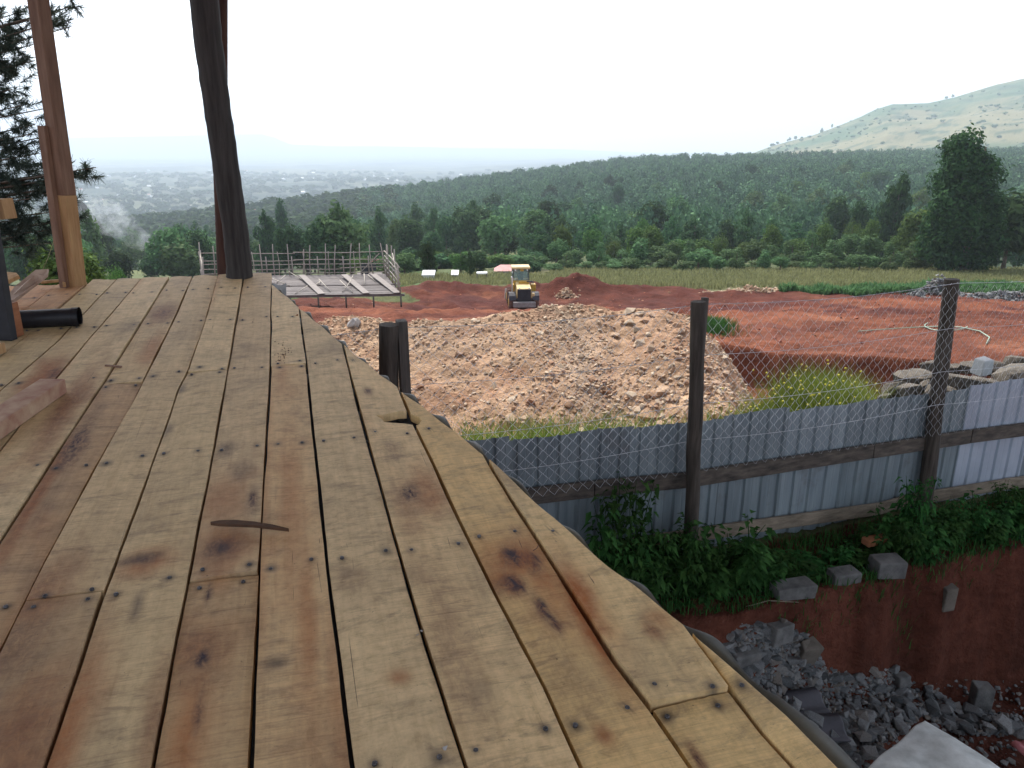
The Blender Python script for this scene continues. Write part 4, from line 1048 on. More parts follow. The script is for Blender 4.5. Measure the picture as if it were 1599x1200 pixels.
# backing planks behind two posts
a = t1_ + Vector((.082, .045, .02)); fpart(MB().beam(a, a + Vector((.02, 0, -2.2)), .07, .1, fn).build('backing_plank', M['gpost'], fence, .003))
a = t2_ + Vector((.068, .06, .02)); fpart(MB().beam(a, a + Vector((-.0, 0, -.86)), .045, .05, fn).build('backing_plank', M['gpost'], fence, .003))
# corrugated sheets
rs4 = random.Random(2)
edges_px = [560, 640, 735, 790, 985, 1070, 1130, 1228, 1330, 1424, 1515, 1620, 1760, 1920]
tops = [-2.27, -2.27, -2.25, -2.30, -2.33, -2.35, -2.315, -2.36, -2.355, -2.37, -2.335, -2.36, -2.36]
for k in range(len(edges_px) - 1):
    u0, u1 = upx(edges_px[k], .1), upx(edges_px[k + 1], .1) + .03
    nx = int((u1 - u0) / .006); us = np.linspace(u0, u1, nx)
    pit_ = .19
    ph = (us / pit_ + .3) % 1.0
    prof = np.where(ph < .12, .018, np.where(ph < .18, .018 * (1 - (ph - .12) / .06), np.where(ph > .94, .018 * (ph - .94) / .06, 0)))
    prof = prof * .7 + .0015 * np.exp(-((ph - .56) / .03) ** 2)
    zs = np.linspace(-3.72, tops[k], 14)
    U, Zz = np.meshgrid(us, zs, indexing='ij'); Pr = np.repeat(prof[:, None], 14, 1)
    dd = .095 + (k % 2) * .004 + Pr * 1.7 + .006 * fbm(U * 2, Zz * 2, 1, 3)
    Zz = Zz + (Zz > tops[k] - .01) * (.006 * np.sin(us * 9 + k))[:, None]
    V = np.stack([FA.x + fd.x * U + fn.x * dd, FA.y + fd.y * U + fn.y * dd, Zz], -1).reshape(-1, 3)
    ix = np.arange(nx * 14).reshape(nx, 14)
    o = obj('corrugated_sheet', npmesh('corrugated_sheet', V, np.stack([ix[:-1, :-1], ix[1:, :-1], ix[1:, 1:], ix[:-1, 1:]], -1).reshape(-1, 4), False), fence, M['sheet']); fpart(o)
    if k == 10:
        o['label'] = 'paler cleaner iron sheet'
        o.data.materials.clear(); o.data.materials.append(mat_basic('pale_iron_sheet', (.36, .41, .48), (.47, .53, .6), 3, .45, metal=.2, bs=.1))
# rails in front of the sheets
def railz(pts, mat, hh):
    for (xa, ya), (xb, yb) in zip(pts, pts[1:]):
        ua, ub = upx(xa, .05), upx(xb, .05)
        za = -T(ya) * fp(ua, .05, 0).y; zb_ = -T(yb) * fp(ub, .05, 0).y
        fpart(MB().beam(fp(ua + .004, .055, za), fp(ub - .004, .055, zb_), .035, hh).build('rail', M[mat], fence, .005, .003))
railz([(700, 790), (931, 764), (1079, 750), (1375, 705), (1530, 682), (1700, 660), (1900, 640)], 'rail', .15)
railz([(860, 873), (1079, 838), (1400, 795), (1447, 782), (1600, 757), (1900, 720)], 'raillow', .13)
# strands
def strand(pairs, r=.0022, barbs=False, name='wire_strand'):
    pts = []
    for (ua, za), (ub, zb_) in zip(pairs, pairs[1:]):
        for k in range(16):
            f = k / 16; pts.append(fp(ua + (ub - ua) * f, -.075, za + (zb_ - za) * f - .05 * math.sin(math.pi * f) * (ub - ua) / 3))
    pts.append(fp(pairs[-1][0], -.075, pairs[-1][1]))
    mb = MB(); mb.tube(pts, r, 5)
    if barbs:
        L = 0
        for p, q in zip(pts, pts[1:]):
            for j in (0, .5):
                c = p.lerp(q, j); v = Vector((random.uniform(-1, 1), random.uniform(-1, 1), random.uniform(-1, 1))).normalized() * .014
                mb.tube([c - v, c + v], .0016, 4)
    fpart(mb.build(name, M['wire'], fence))
for z_, bb in ((-1.235, True), (-1.67, False), (-2.10, False), (-2.44, False)):
    strand([(-5.2, z_ - .05), (-2.6, z_), (0, z_), (2.76, z_ + .02), (5.5, z_ + .04), (8.2, z_), (10.9, z_)], .0024 if bb else .002, bb)
# chain link
mv, mq = [], []
def wire_seg(p, q, r=.0014):
    n0 = len(mv); d_ = (q - p); x_ = d_.cross(fn).normalized() * r; y_ = fn * r
    for c in (p, q):
        mv.extend([c + x_, c - x_ * .5 + y_ * .87, c - x_ * .5 - y_ * .87])
    for j in range(3): mq.append((n0 + j, n0 + (j + 1) % 3, n0 + 3 + (j + 1) % 3, n0 + 3 + j))
cw, chh = .052, .052
nu = int(13.4 / cw); nz_ = 29
for i in range(nu):
    u = -3.0 + i * cw
    for j in range(nz_):
        z1_ = -1.245 - j * chh; sag = -.03 * math.sin(math.pi * ((u % 2.7) / 2.7)) * (1 - j / nz_)
        k = (i + j) % 2
        da = .006 if k else -.006
        a = fp(u + (cw if k else 0), -.072, z1_ + sag) ; b = fp(u + (0 if k else cw), -.072, z1_ - chh + sag)
        wire_seg(a + fn * da, b - fn * da)
o = obj('chain_link_mesh', npmesh('chain_link_mesh', np.array([tuple(v) for v in mv]), np.array(mq)), fence, M['wire']); fpart(o)

# ------------------------------------------------------------------ rocks
def hull_mesh(name, seed, flat=1.0, mat=None, n=16, boxy=0.0):
    rs = random.Random(seed); bm_ = bmesh.new()
    for k in range(n):
        v = Vector((rs.gauss(0, 1), rs.gauss(0, 1), rs.gauss(0, 1))).normalized()
        if boxy: v = Vector([math.copysign(abs(c) ** .5, c) for c in v]).normalized() * rs.uniform(.9, 1.1)
        else: v *= rs.uniform(.75, 1.1)
        bm_.verts.new((v.x, v.y * rs.uniform(.7, .9), v.z * flat))
    bmesh.ops.convex_hull(bm_, input=bm_.verts[:])
    for v in [v for v in bm_.verts if not v.link_faces]: bm_.verts.remove(v)
    bmesh.ops.triangulate(bm_, faces=bm_.faces[:])
    me = bpy.data.meshes.new(name); bm_.to_mesh(me); bm_.free()
    if mat: me.materials.append(mat)
    return me
def arrs(me):
    V = np.empty(len(me.vertices) * 3, np.float32); me.vertices.foreach_get('co', V)
    Fc = np.array([tuple(p.vertices) for p in me.polygons]); return V.reshape(-1, 3), Fc
def big_rocks(name, label, cat, group, meshes, plist, zone=None):
    for k, (x, y, z, r) in enumerate(plist):
        o = bpy.data.objects.new(name, meshes[k % len(meshes)]); link(o)
        o.location = (x, y, z); o.scale = (r * random.uniform(.8, 1.2), r * random.uniform(.8, 1.2), r * random.uniform(.7, 1.0))
        o.rotation_euler = (random.uniform(-.5, .5), random.uniform(-.5, .5), random.uniform(0, 6.28))
        zt = zone(x, y, z, r) if zone else ''
        tag(o, label + zt, cat, (group + zt) if group else None)
def merge_rocks(name, src, P, seed, mat, smooth=False):
    rs = np.random.RandomState(seed); Vs, Fs, Cs = [], [], []; off = 0
    for k, p in enumerate(P):
        V0, F0 = src[k % len(src)]
        ax = rs.normal(size=3); ax /= np.linalg.norm(ax); th = rs.rand() * 6.28
        Kx = np.array([[0, -ax[2], ax[1]], [ax[2], 0, -ax[0]], [-ax[1], ax[0], 0]])
        R_ = np.eye(3) + math.sin(th) * Kx + (1 - math.cos(th)) * Kx @ Kx
        V = (V0 @ R_.T) * p[3] * (rs.uniform(.75, 1.2), rs.uniform(.75, 1.2), rs.uniform(.6, .9)) + p[:3]
        Vs.append(V); Fs.append(F0 + off); off += len(V); Cs.append(np.full((len(V), 3), rs.rand()))
    return obj(name, npmesh(name, np.vstack(Vs), np.vstack(Fs), smooth, {'leaf': np.vstack(Cs)}, [mat]))
# ------------------------------------------------------------------ rubble heap
RX = [480, 505, 530, 560, 600, 640, 680, 715, 750, 790, 815, 845, 862, 885, 905, 930, 960, 1000, 1030, 1065, 1085, 1108, 1128, 1150, 1170, 1200, 1235]
RYp = [518, 504, 499, 497, 499, 499, 493, 494, 489, 485, 482, 481, 479, 478, 479, 480, 488, 488, 488, 494, 508, 525, 548, 585, 615, 650, 700]
YR = 19.0
rxw = np.array([atY(a, b, YR)[0] for a, b in zip(RX, RYp)]); rzw = np.array([atY(a, b, YR)[2] for a, b in zip(RX, RYp)])
def heapH(X, Y):
    base = H(X, Y)
    rx = X * (YR / np.maximum(Y, 5)) ** .75 if False else X
    rz = np.interp(rx, rxw, rzw, left=-7.5, right=-8.5) + .16 * sstep(2.2, 3.4, X) * (1 - sstep(4.6, 5.2, X))
    yr = YR + .35 * np.sin(X * .8) + fbm(X, X * 0, .4, 3) * .6
    front = np.clip(yr - Y, 0, None); back = np.clip(Y - yr, 0, None)
    h = rz - front * .30 + .012 * front ** 1.2 - back * .75
    h = h + fbm(X, Y, .5, 4, .55) * .26 * np.minimum(1, .12 + front * .3) + fbm(X, Y, 2.5, 4, .6) * .10
    gul = np.exp(-((X - (1.55 + .10 * (19 - Y) + .2 * np.sin(Y))) / .45) ** 2)
    h = h - .12 * gul * sstep(0, 2, front)
    h = h + .07 * sstep(.1, .6, fbm(X, Y, .9, 3, .5, 4)) 
    k = .25; d = h - base
    return base + np.where(d > k, d, np.where(d < -k, -.03, (d + k) ** 2 / (4 * k) - .03 * (d < 0)))
hx_ = np.linspace(-7, 9, 520); hy_ = np.linspace(9.3, 23.5, 460)
X, Y = np.meshgrid(hx_, hy_, indexing='ij'); Z = heapH(X, Y)
a = fbm(X, Y, .35, 4, .6)[..., None]; b = fbm(X, Y, 1.5, 5, .65)[..., None]; gr = np.exp(-((X - (1.3 + .12 * (19 - Y))) / .6) ** 2)[..., None] * .45
gr = gr + (.3 * np.exp(-((X + 1.6) / 1.6) ** 2 - ((Y - 18.5) / 1.6) ** 2))[..., None]
c = np.array((.335, .21, .135)) * (1 - np.clip(.5 + a, 0, 1)) + np.array((.44, .30, .195)) * np.clip(.5 + a, 0, 1)
c = c * (1 - np.clip(b * 1.1, 0, .5)) + np.array((.235, .105, .06)) * np.clip(b * 1.1, 0, .5)
c = c * (1 - np.clip(gr, 0, .8)) + np.array((.25, .21, .165)) * np.clip(gr, 0, .8)
ix = np.arange(X.size).reshape(X.shape)
qf = np.stack([ix[:-1, :-1], ix[1:, :-1], ix[1:, 1:], ix[:-1, 1:]], -1)
kp = (Z - H(X, Y))[:-1, :-1] > -.025
qf = qf[kp]; u, inv = np.unique(qf, return_inverse=True)
me = npmesh('dirt_heap', np.stack([X, Y, Z], -1).reshape(-1, 3)[u], inv.reshape(-1, 4), True, {'gcol': c.reshape(-1, 3)[u]})
o = obj('dirt_heap', me, None, M['ground']); tag(o, kind='structure')
HM = [hull_mesh('heap_rock', s, .75, M['heaprock'], 14 + s % 5) for s in range(9)]
rs5 = np.random.RandomState(21)
def on_heap(px, py):
    """point where the sight line meets the heap"""
    r = ray(px, py); r = r / r[1]
    ys = np.linspace(8, 26, 400); g = heapH(r[0] * ys, ys) - r[2] * ys
    k = np.argmax(g > 0)
    return (r[0] * ys[k], ys[k], r[2] * ys[k]) if g[k] > 0 else None
bigs = []
for (px, py, r) in ((555, 510, .24), (1035, 612, .33), (1010, 650, .3), (840, 690, .26), (800, 686, .24), (870, 680, .2), (900, 690, .22), (1060, 560, .2), (985, 680, .22), (1100, 575, .24), (1120, 600, .22), (880, 484, .26), (905, 482, .24), (925, 486, .22), (780, 695, .22), (1075, 500, .2), (1020, 493, .2), (935, 486, .2), (960, 494, .18), (1000, 490, .18), (690, 498, .15), (740, 502, .17), (755, 515, .16), (860, 605, .16), (950, 640, .22), (1070, 640, .25), (1130, 560, .2), (1140, 615, .22), (1090, 545, .2), (800, 625, .2)):
    p = on_heap(px, py)
    if p: bigs.append((p[0], p[1], p[2] - r * .1, r * .8))
while len(bigs) < 290:
    z = rs5.rand()
    if z < .5: px, py = rs5.uniform(740, 1150), 690 - abs(rs5.normal()) * 34
    elif z < .82: px, py = rs5.uniform(960, 1165), rs5.uniform(500, 670)
    elif z < .85: px, py = rs5.uniform(840, 1075), rs5.uniform(480, 505)
    else: px, py = rs5.uniform(560, 1100), rs5.uniform(500, 680)
    p = on_heap(px, py)
    if p is None or p[1] > 22: continue
    r = .06 + .12 * rs5.rand() ** 1.8
    bigs.append((p[0], p[1], p[2] + r * .1, r))
big_rocks('rubble_rock', 'beige rock on the rubble heap', 'rock', 'rocks on the rubble heap', HM, bigs[1:],
          lambda x, y, z, r: (', large' if r > .12 else ', smaller') + (', on its crest' if y > 18.3 else ', on its right flank' if x > 3.6 else ', at its foot above the wall' if y < 14.6 else ', on the middle of its slope'))
big_rocks('pale_boulder', 'rounded pale boulder sitting alone on the left shoulder of the rubble heap', 'rock', None, [hull_mesh('pale_boulder', 44, .9, M['palestone'], 40)], [(bigs[0][0], bigs[0][1], bigs[0][2] + .08, .24)])
small = []
n_ = 34000
xs = rs5.uniform(-6.5, 8, n_); ys = rs5.uniform(10.5, 20.2, n_)
dens = .5 + .6 * np.exp(-((xs - (1.3 + .12 * (19 - ys))) / .7) ** 2) + .8 * fbm(xs, ys, .5, 4) + .5 * sstep(14.5, 13, ys) + .5 * sstep(3, 5, xs) - .5 * np.exp(-((xs - 3.0) / .8) ** 2 - ((ys - 17.2) / 1.5) ** 2) + .35 * sstep(18, 19, ys)
kp = rs5.rand(n_) < dens; xs, ys = xs[kp], ys[kp]
zs = heapH(xs, ys); ok = zs > H(xs, ys) + .03; xs, ys, zs = xs[ok], ys[ok], zs[ok]
rr_ = .014 + .065 * rs5.rand(len(xs)) ** 2.6 + .012 * sstep(15, 13, ys)
src = [arrs(m) for m in HM]
tag(merge_rocks('rubble', src, np.stack([xs, ys, zs + rr_ * .15, rr_], 1), 3, M['heaprock']), 'loose gravel and small stones covering the rubble heap', 'gravel', kind='stuff')
# orange rock spoil beyond the field edge and clods on the red earth
n_ = 6500; Yc = 18 + 49 * rs5.rand(n_) ** .8; pxc = rs5.uniform(430, 1640, n_); xs = (pxc - 800) / F * (Yc * .954 + 2.2)
kp = (rs5.rand(n_) < .3 + fbm(xs, Yc, .2, 4)) & (xs > -16); xs, Yc = xs[kp], Yc[kp]
rr_ = .02 + .10 * rs5.rand(len(xs)) ** 4
M['clod'] = mat_rock('soil_clod', [(0, (.2, .06, .04)), (.5, (.3, .11, .07)), (.85, (.38, .18, .11)), (1, (.5, .32, .2))])
tag(merge_rocks('soil_clods', src, np.stack([xs, Yc, H(xs, Yc) + rr_ * .2, rr_], 1), 4, M['clod']), 'scattered clods on the graded red earth', 'clods', kind='stuff')
def mound(name, px, py, Y0, sx, sy, hh, n, rmat, label, seed, rmin=.08, rmax=.3, single=False):
    rs = np.random.RandomState(seed); p = atY(px, py, Y0); P = []
    for k in range(n):
        u_, v_ = rs.normal(size=2) * .5
        hgt = hh * math.exp(-(u_ * u_ + v_ * v_) * 2.2)
        x_, y_ = p[0] + u_ * sx, Y0 + v_ * sy
        P.append((x_, y_, Hs(x_, y_) + hgt * rs.uniform(.2, 1), rs.uniform(rmin, rmax)))
    o = merge_rocks(name, src, np.array(P), seed, rmat); tag(o, label, 'spoil heap', kind='stuff' if not single else None); return o
mound('orange_spoil', 1170, 456, 63, 3.6, 1.0, .55, 420, M['heaprock'], 'low orange rubble pile on the far edge of the red earth, behind the middle fence post', 6, .06, .2)
mound('orange_spoil', 885, 440, 62.3, .9, .8, .8, 160, M['heaprock'], 'small pale rubble pile on the dark berm right of the loader', 7, .06, .18)
mound('dark_spoil', 1463, 460, 60, 2.0, 1.0, 1.6, 420, M['greyrock'], 'dark grey rubble pile left of the right hand fence post top, by the maize', 8, .08, .22)
mound('dark_spoil', 1560, 472, 57, 4.5, .9, .8, 420, M['greyrock'], 'long low dark rubble pile at the right border, in front of the maize', 9, .08, .25)
# stone pile behind the fence
SM = [hull_mesh('stone', 60 + s, .6, M['pilestone'], 22, .5) for s in range(6)]
spile = [(1400, 612, 9.0, .22, 'flat stone at the left foot of the stone pile'), (1430, 592, 9.3, .30, 'long brown stone low in the stone pile just left of the right fence post'), (1455, 572, 9.7, .2, None), (1500, 600, 9.0, .3, 'big pale slab stone in the stone pile right of the right fence post'),
         (1545, 606, 9.0, .28, None), (1585, 590, 9.2, .36, 'large dark boulder of the stone pile at the right border'), (1560, 580, 9.7, .26, None), (1520, 575, 9.7, .24, None), (1480, 580, 9.8, .24, None), (1598, 570, 9.9, .3, None), (1420, 610, 8.9, .2, None), (1470, 612, 8.8, .2, None), (1620, 600, 9.1, .35, None), (1650, 575, 9.8, .35, None), (1380, 622, 8.8, .12, None), (1530, 600, 9.5, .22, None), (1575, 612, 8.8, .2, None), (1442, 588, 9.9, .24, None)]
rank = {q: k for k, q in enumerate(sorted([q[:4] for q in spile if q[4] is None]))}
for k, (px, py, Y0, r, lab) in enumerate(spile):
    p = atY(px, py, Y0)
    o = bpy.data.objects.new('stone', SM[k % 6]); link(o); o.location = p; o.scale = (r * 1.1, r * .9, r * .82); o.rotation_euler = (random.uniform(-.2, .2), random.uniform(-.2, .2), random.uniform(-.6, .6))
    tag(o, lab or 'brown grey stone in the pile behind the fence, %s unremarkable one from the left' % ORD[rank[(px, py, Y0, r)]], 'stone', None if lab else 'stones of the pile behind the fence')
P = []
for k in range(90):
    px = random.uniform(1385, 1660); Y0 = random.uniform(8.9, 10.2); p = atY(px, random.uniform(600, 640), Y0); P.append((p[0], p[1], p[2], random.uniform(.1, .24)))
tag(merge_rocks('stone_pile_core', src, np.array(P), 12, M['pilestone']), 'dark gaps and small stones filling the stone pile behind the fence', 'stones', kind='stuff')
p = Vector(atY(1535, 572, 8.75)); o = MB().box((0, 0, 0), (.17, .16, .2)).build('stone_block', M['whitewash'], None, .015, .012); o.location = p; o.rotation_euler = (.1, -.08, .25)
tag(o, 'pale squared block standing on top of the stone pile', 'stone')
# hose on the red earth
pts = [];
for (px, py) in ((1340, 520), (1400, 516), (1440, 513), (1475, 512), (1500, 514), (1530, 520), (1545, 530), (1540, 541)):
    Y0 = 30.
    for _ in range(30):
        r = ray(px, py); r = r / r[1]; 
        ys = np.linspace(22.5, 60, 600); g = H(r[0] * ys, ys) - r[2] * ys; k = np.argmax(g > 0); Y0 = ys[k]; break
    x_ = r[0] * Y0; pts.append((x_, Y0, Hs(x_, Y0) + .05))
tag(MB().tube(pts, .02, 6).build('hose', M['hose']), 'pale green hose lying across the red earth behind the right fence post', 'hose')
pts = []
for a_ in np.linspace(2.6, 6.0, 14):
    px, py = 1478 + 34 * math.cos(a_), 508 - 8 * -math.sin(a_) * -1
    r = ray(px, py + 3); r = r / r[1]; ys = np.linspace(22.5, 60, 600); g = H(r[0] * ys, ys) - r[2] * ys; k = np.argmax(g > 0); Y0 = ys[k]
    pts.append((r[0] * Y0, Y0, Hs(r[0] * Y0, Y0) + .05))
tag(MB().tube(pts, .02, 6).build('hose', M['hose']), 'looped end of pale hose on the red earth left of the right fence post', 'hose')

# ------------------------------------------------------------------ near pit: rubble, blocks, sheets
GM = [hull_mesh('debris_stone', 80 + s, .45 if s % 2 else .7, M['greyrock'], 16, .35 * (s % 3 == 0)) for s in range(9)]
def on_ground(px, py, y0=3.2, y1=9.0):
    r = ray(px, py); r = r / r[1]; ys = np.linspace(y0, y1, 500); g = H(r[0] * ys, ys) - r[2] * ys; k = int(np.argmax(g > 0))
    return (r[0] * ys[k], ys[k], r[2] * ys[k]) if g[k] > 0 else None
def inpoly(poly, x, y): return bool(inside(poly, np.array([float(x)]), np.array([float(y)]))[0])
POLY = [(1120, 1020), (1160, 975), (1215, 975), (1265, 1000), (1290, 1045), (1350, 1060), (1390, 1045), (1430, 1070), (1500, 1110), (1599, 1120), (1599, 1150), (1500, 1150), (1440, 1120), (1380, 1170), (1340, 1200), (1300, 1200), (1230, 1130), (1160, 1060)]
st_, sm_ = [], []
while len(st_) < 280:
    px, py = rs5.uniform(1100, 1620), rs5.uniform(965, 1210)
    if not inpoly(POLY, px, py): continue
    p = on_ground(px, py)
    if p is None or p[1] > 5.9: continue
    r = .038 + .062 * rs5.rand() ** 1.4; st_.append((p[0], p[1], p[2] + r * rs5.uniform(0, 1.0), r))
while len(sm_) < 7000:
    px, py = rs5.uniform(1090, 1660), rs5.uniform(960, 1260)
    if not inpoly(POLY, px, py) and (rs5.rand() < .9 or py < 1065): continue
    p = on_ground(px, py)
    if p is None or p[1] > 6.2: continue
    r = .008 + .034 * rs5.rand() ** 1.8; sm_.append((p[0], p[1], p[2] + r * rs5.uniform(0, .8), r))
big_rocks('debris_stone', 'grey angular stone in the near pit', 'stone', 'grey rubble stones', GM, st_,
          lambda x, y, z, r: (', large' if r > .07 else ', small') + (', high on the ramp beside the deck edge' if x < 2.1 and z > -4.5 else ', low beside the deck edge' if x < 2.1 else ', in the rubble left of the standing stone' if x < 3.3 else ', near the standing stone and right border'))
tag(merge_rocks('debris_chips', [arrs(m) for m in GM], np.array(sm_), 13, M['greyrock']), 'small grey stone chips filling the rubble in the near pit', 'chips', kind='stuff')
def block(name, px, py, d, rz, lab, mat='greyblock', Z=None, rx=0, cat='block', jit=.008, dz=0):
    p = on_ground(px, py) if Z is None else atZ(px, py, Z)
    o = MB().box((0, 0, 0), d).build(name, M[mat], None, .012, jit); o.location = (p[0], p[1], p[2] + d[2] / 2 * .8 + dz); o.rotation_euler = (rx, 0, rz); return tag(o, lab, cat)
block('quarry_block', 1237, 928, (.36, .16, .12), .22, 'grey quarry block lying on the ledge among weeds, leftmost of the three by the fence')
block('quarry_block', 1316, 906, (.26, .15, .11), .25, 'smaller grey quarry block between two others on the weedy ledge')
block('quarry_block', 1384, 894, (.26, .2, .16), .1, 'chunky grey quarry block on the ledge below the orange timber piece')
block('brick', 1368, 862, (.3, .1, .07), .32, 'orange piece of timber leaning on the weeds by the corrugated wall', 'brick', cat='timber', jit=.002, dz=.1)
block('bank_stone', 1479, 940, (.11, .1, .24), .1, 'upright stone stuck in the top of the pit bank', 'pilestone', jit=.015, dz=-.06)
block('standing_stone', 1527, 1106, (.15, .14, .28), -.1, 'dark block standing upright on the pit floor against the red bank', jit=.015)
block('quarry_block', 1405, 1078, (.13, .1, .1), .3, 'small pale squared block on the right shoulder of the grey rubble', dz=.08)
block('quarry_block', 1212, 1000, (.2, .14, .16), .5, 'large squared stone near the top of the rubble ramp', dz=.02, jit=.02)
block('quarry_block', 1255, 1040, (.16, .12, .3), .3, 'tall brownish slab leaning on the bank at the right side of the rubble ramp', 'pilestone', jit=.02, rx=.4)
block('quarry_block', 1162, 1030, (.26, .15, .1), .35, 'flat squared stone low on the left side of the rubble ramp', jit=.015)
# broken roof tiles
for (px, py, rz, lab) in ((1255, 1110, .25, 'dark broken roof tile lying on the grey rubble beside the deck edge, upper of two'), (1285, 1150, .1, 'dark broken roof tile, lower of two beside the deck edge')):
    p = on_ground(px, py); xs_ = np.linspace(-.17, .17, 30); ys_ = np.linspace(-.12, .12, 6)
    X, Y = np.meshgrid(xs_, ys_, indexing='ij'); Z = .018 * np.sin(Y / .24 * 6.28 * 1.2) + .0 * X
    ix = np.arange(X.size).reshape(X.shape)
    o = obj('roof_tile', npmesh('roof_tile', np.stack([X, Y, Z], -1).reshape(-1, 3), np.stack([ix[:-1, :-1], ix[1:, :-1], ix[1:, 1:], ix[:-1, 1:]], -1).reshape(-1, 4), True), None, M['tile'])
    o.modifiers.new('t', 'SOLIDIFY').thickness = .012; o.location = (p[0], p[1], p[2] + .09); o.rotation_euler = (.35, .05, rz); tag(o, lab, 'roof tile')
# white and pink sheets at the bottom border
def bent_sheet(name, O_, ex, ey, nx, ny, cor, amp, mat, lab, bend=0):
    U, W = np.meshgrid(np.linspace(0, 1, nx), np.linspace(0, 1, ny), indexing='ij')
    O_ = np.array(O_); ex = np.array(ex); ey = np.array(ey); n_ = np.cross(ex, ey); n_ = n_ / np.linalg.norm(n_)
    if n_[2] < 0: n_ = -n_
    hgt = amp * np.sin(U * cor * 6.28) + bend * (np.sin(W * 2.2 + .5) + .6 * fbm(U * 3, W * 3, 1, 3)) - .02 * sstep(.08, 0, U)
    Pp = O_ + U[..., None] * ex + W[..., None] * ey + hgt[..., None] * n_
    ix = np.arange(nx * ny).reshape(nx, ny)
    o = obj(name, npmesh(name, Pp.reshape(-1, 3), np.stack([ix[:-1, :-1], ix[1:, :-1], ix[1:, 1:], ix[:-1, 1:]], -1).reshape(-1, 4), True), None, M[mat])
    o.modifiers.new('t', 'SOLIDIFY').thickness = .003; return tag(o, lab, 'metal sheet')
k0 = np.array(atZ(1445, 1123, -4.35)); k1 = np.array(atZ(1545, 1190, -4.3)); k2 = np.array(atZ(1350, 1205, -4.35))
bent_sheet('iron_sheet', k0, (k2 - k0) * 2.4, (k1 - k0) * 1.9, 90, 90, 4, .012, 'whitesheet', 'crumpled dirty white iron sheet lying in the pit at the bottom border', .03)
k0 = np.array(atZ(1578, 1158, -4.5)); 
bent_sheet('iron_sheet', k0, (.75, .05, .02), (.12, -.6, .0), 80, 10, 7, .012, 'pinksheet', 'ribbed pink iron sheet in the bottom right corner')

# ------------------------------------------------------------------ weeds and grass
def leaf_plant(seed, h, r, n, ls):
    rs = np.random.RandomState(seed); V, Q, C = [], [], []
    stems = [(rs.uniform(-1, 1) * r * .5, rs.uniform(-1, 1) * r * .5, rs.uniform(.6, 1.0) * h, rs.uniform(-1, 1) * r * .6, rs.uniform(-1, 1) * r * .6) for _ in range(9)]
    for k in range(n):
        s = stems[rs.randint(9)]; f = rs.rand() ** .7
        base = np.array([s[0] + s[3] * f, s[1] + s[4] * f, s[2] * f])
        a = rs.rand() * 6.28; dro = rs.uniform(-.5, .35); L = ls * rs.uniform(.6, 1.25)
        d = np.array([math.cos(a), math.sin(a), dro]); d /= np.linalg.norm(d); sd_ = np.cross(d, [0, 0, 1.]); sd_ /= np.linalg.norm(sd_)
        up_n = np.cross(sd_, d); o = base + d * L * .5
        n0 = len(V)
        tip = o + d * L + np.array([0, 0, -L * .35])
        V += [o, o + d * L * .4 + sd_ * L * .27 + up_n * L * .08, tip, o + d * L * .4 - sd_ * L * .27 + up_n * L * .08, o + d * L * .45]
        Q += [(n0, n0 + 1, n0 + 4), (n0 + 1, n0 + 2, n0 + 4), (n0 + 2, n0 + 3, n0 + 4), (n0 + 3, n0, n0 + 4)]
        C += [rs.rand() * (.4 + .6 * f)] * 5
    C = np.array(C)[:, None].repeat(3, 1)
    me = npmesh('leaves', np.array(V), np.array(Q), False, {'leaf': C}, [M['leaf_weed']])
    mb = MB()
    for s in stems: mb.tube([(s[0], s[1], -.05), (s[0] + s[3] * .4, s[1] + s[4] * .4, s[2] * .5), (s[0] + s[3], s[1] + s[4], s[2])], [.006, .005, .002], 5)
    sm = bpy.data.meshes.new('stems'); mb.bm.to_mesh(sm); mb.bm.free(); sm.materials.append(M['leaf_weed'])
    return me, sm
LP = [leaf_plant(s, .5, .26, 330, .075) for s in range(5)]
def plant(px, py, h, r, v, lab, grp=None, cat='plant', name='weed'):
    p = on_ground(px, py, 4.8, 9)
    if p is None: return
    e = empty(name, p, (0, 0, random.uniform(0, 6.28))); e.scale = (r / .26, r / .26, h / .5); tag(e, lab, cat, grp)
    for nm_, me in zip(('leaves', 'stems'), LP[v % 5]): link(bpy.data.objects.new(nm_, me), e)
plant(985, 905, 1.0, .3, 0, 'tallest leafy weed climbing the corrugated wall beside the deck edge')
plant(960, 925, .8, .3, 1, 'leafy weed at the foot of the wall nearest the deck edge')
plant(1150, 905, .62, .34, 2, 'bushy weed at the foot of the wall right of the middle fence post')
plant(1050, 915, .75, .28, 3, 'upright weed hugging the left side of the middle fence post')
plant(1415, 850, .75, .2, 4, 'leafy weed climbing against the right fence post')
random.seed(77); wk = 0
for k in range(44):
    px = 930 + 690 * (k + random.random()) / 44
    if 1190 < px < 1385 and k % 2: continue
    base_y = np.interp(px, [930, 1100, 1250, 1400, 1599], [935, 925, 905, 875, 825]) + random.uniform(-24, 8)
    hh = np.interp(px, [930, 1150, 1200, 1330, 1400, 1599], [.55, .5, .17, .15, .36, .42]) * random.uniform(.6, 1.15)
    plant(px, base_y, hh, random.uniform(.16, .3), k, 'low leafy weed along the corrugated wall, %s counted from the deck edge' % ORD[wk], 'weeds on the ledge by the wall'); wk += 1
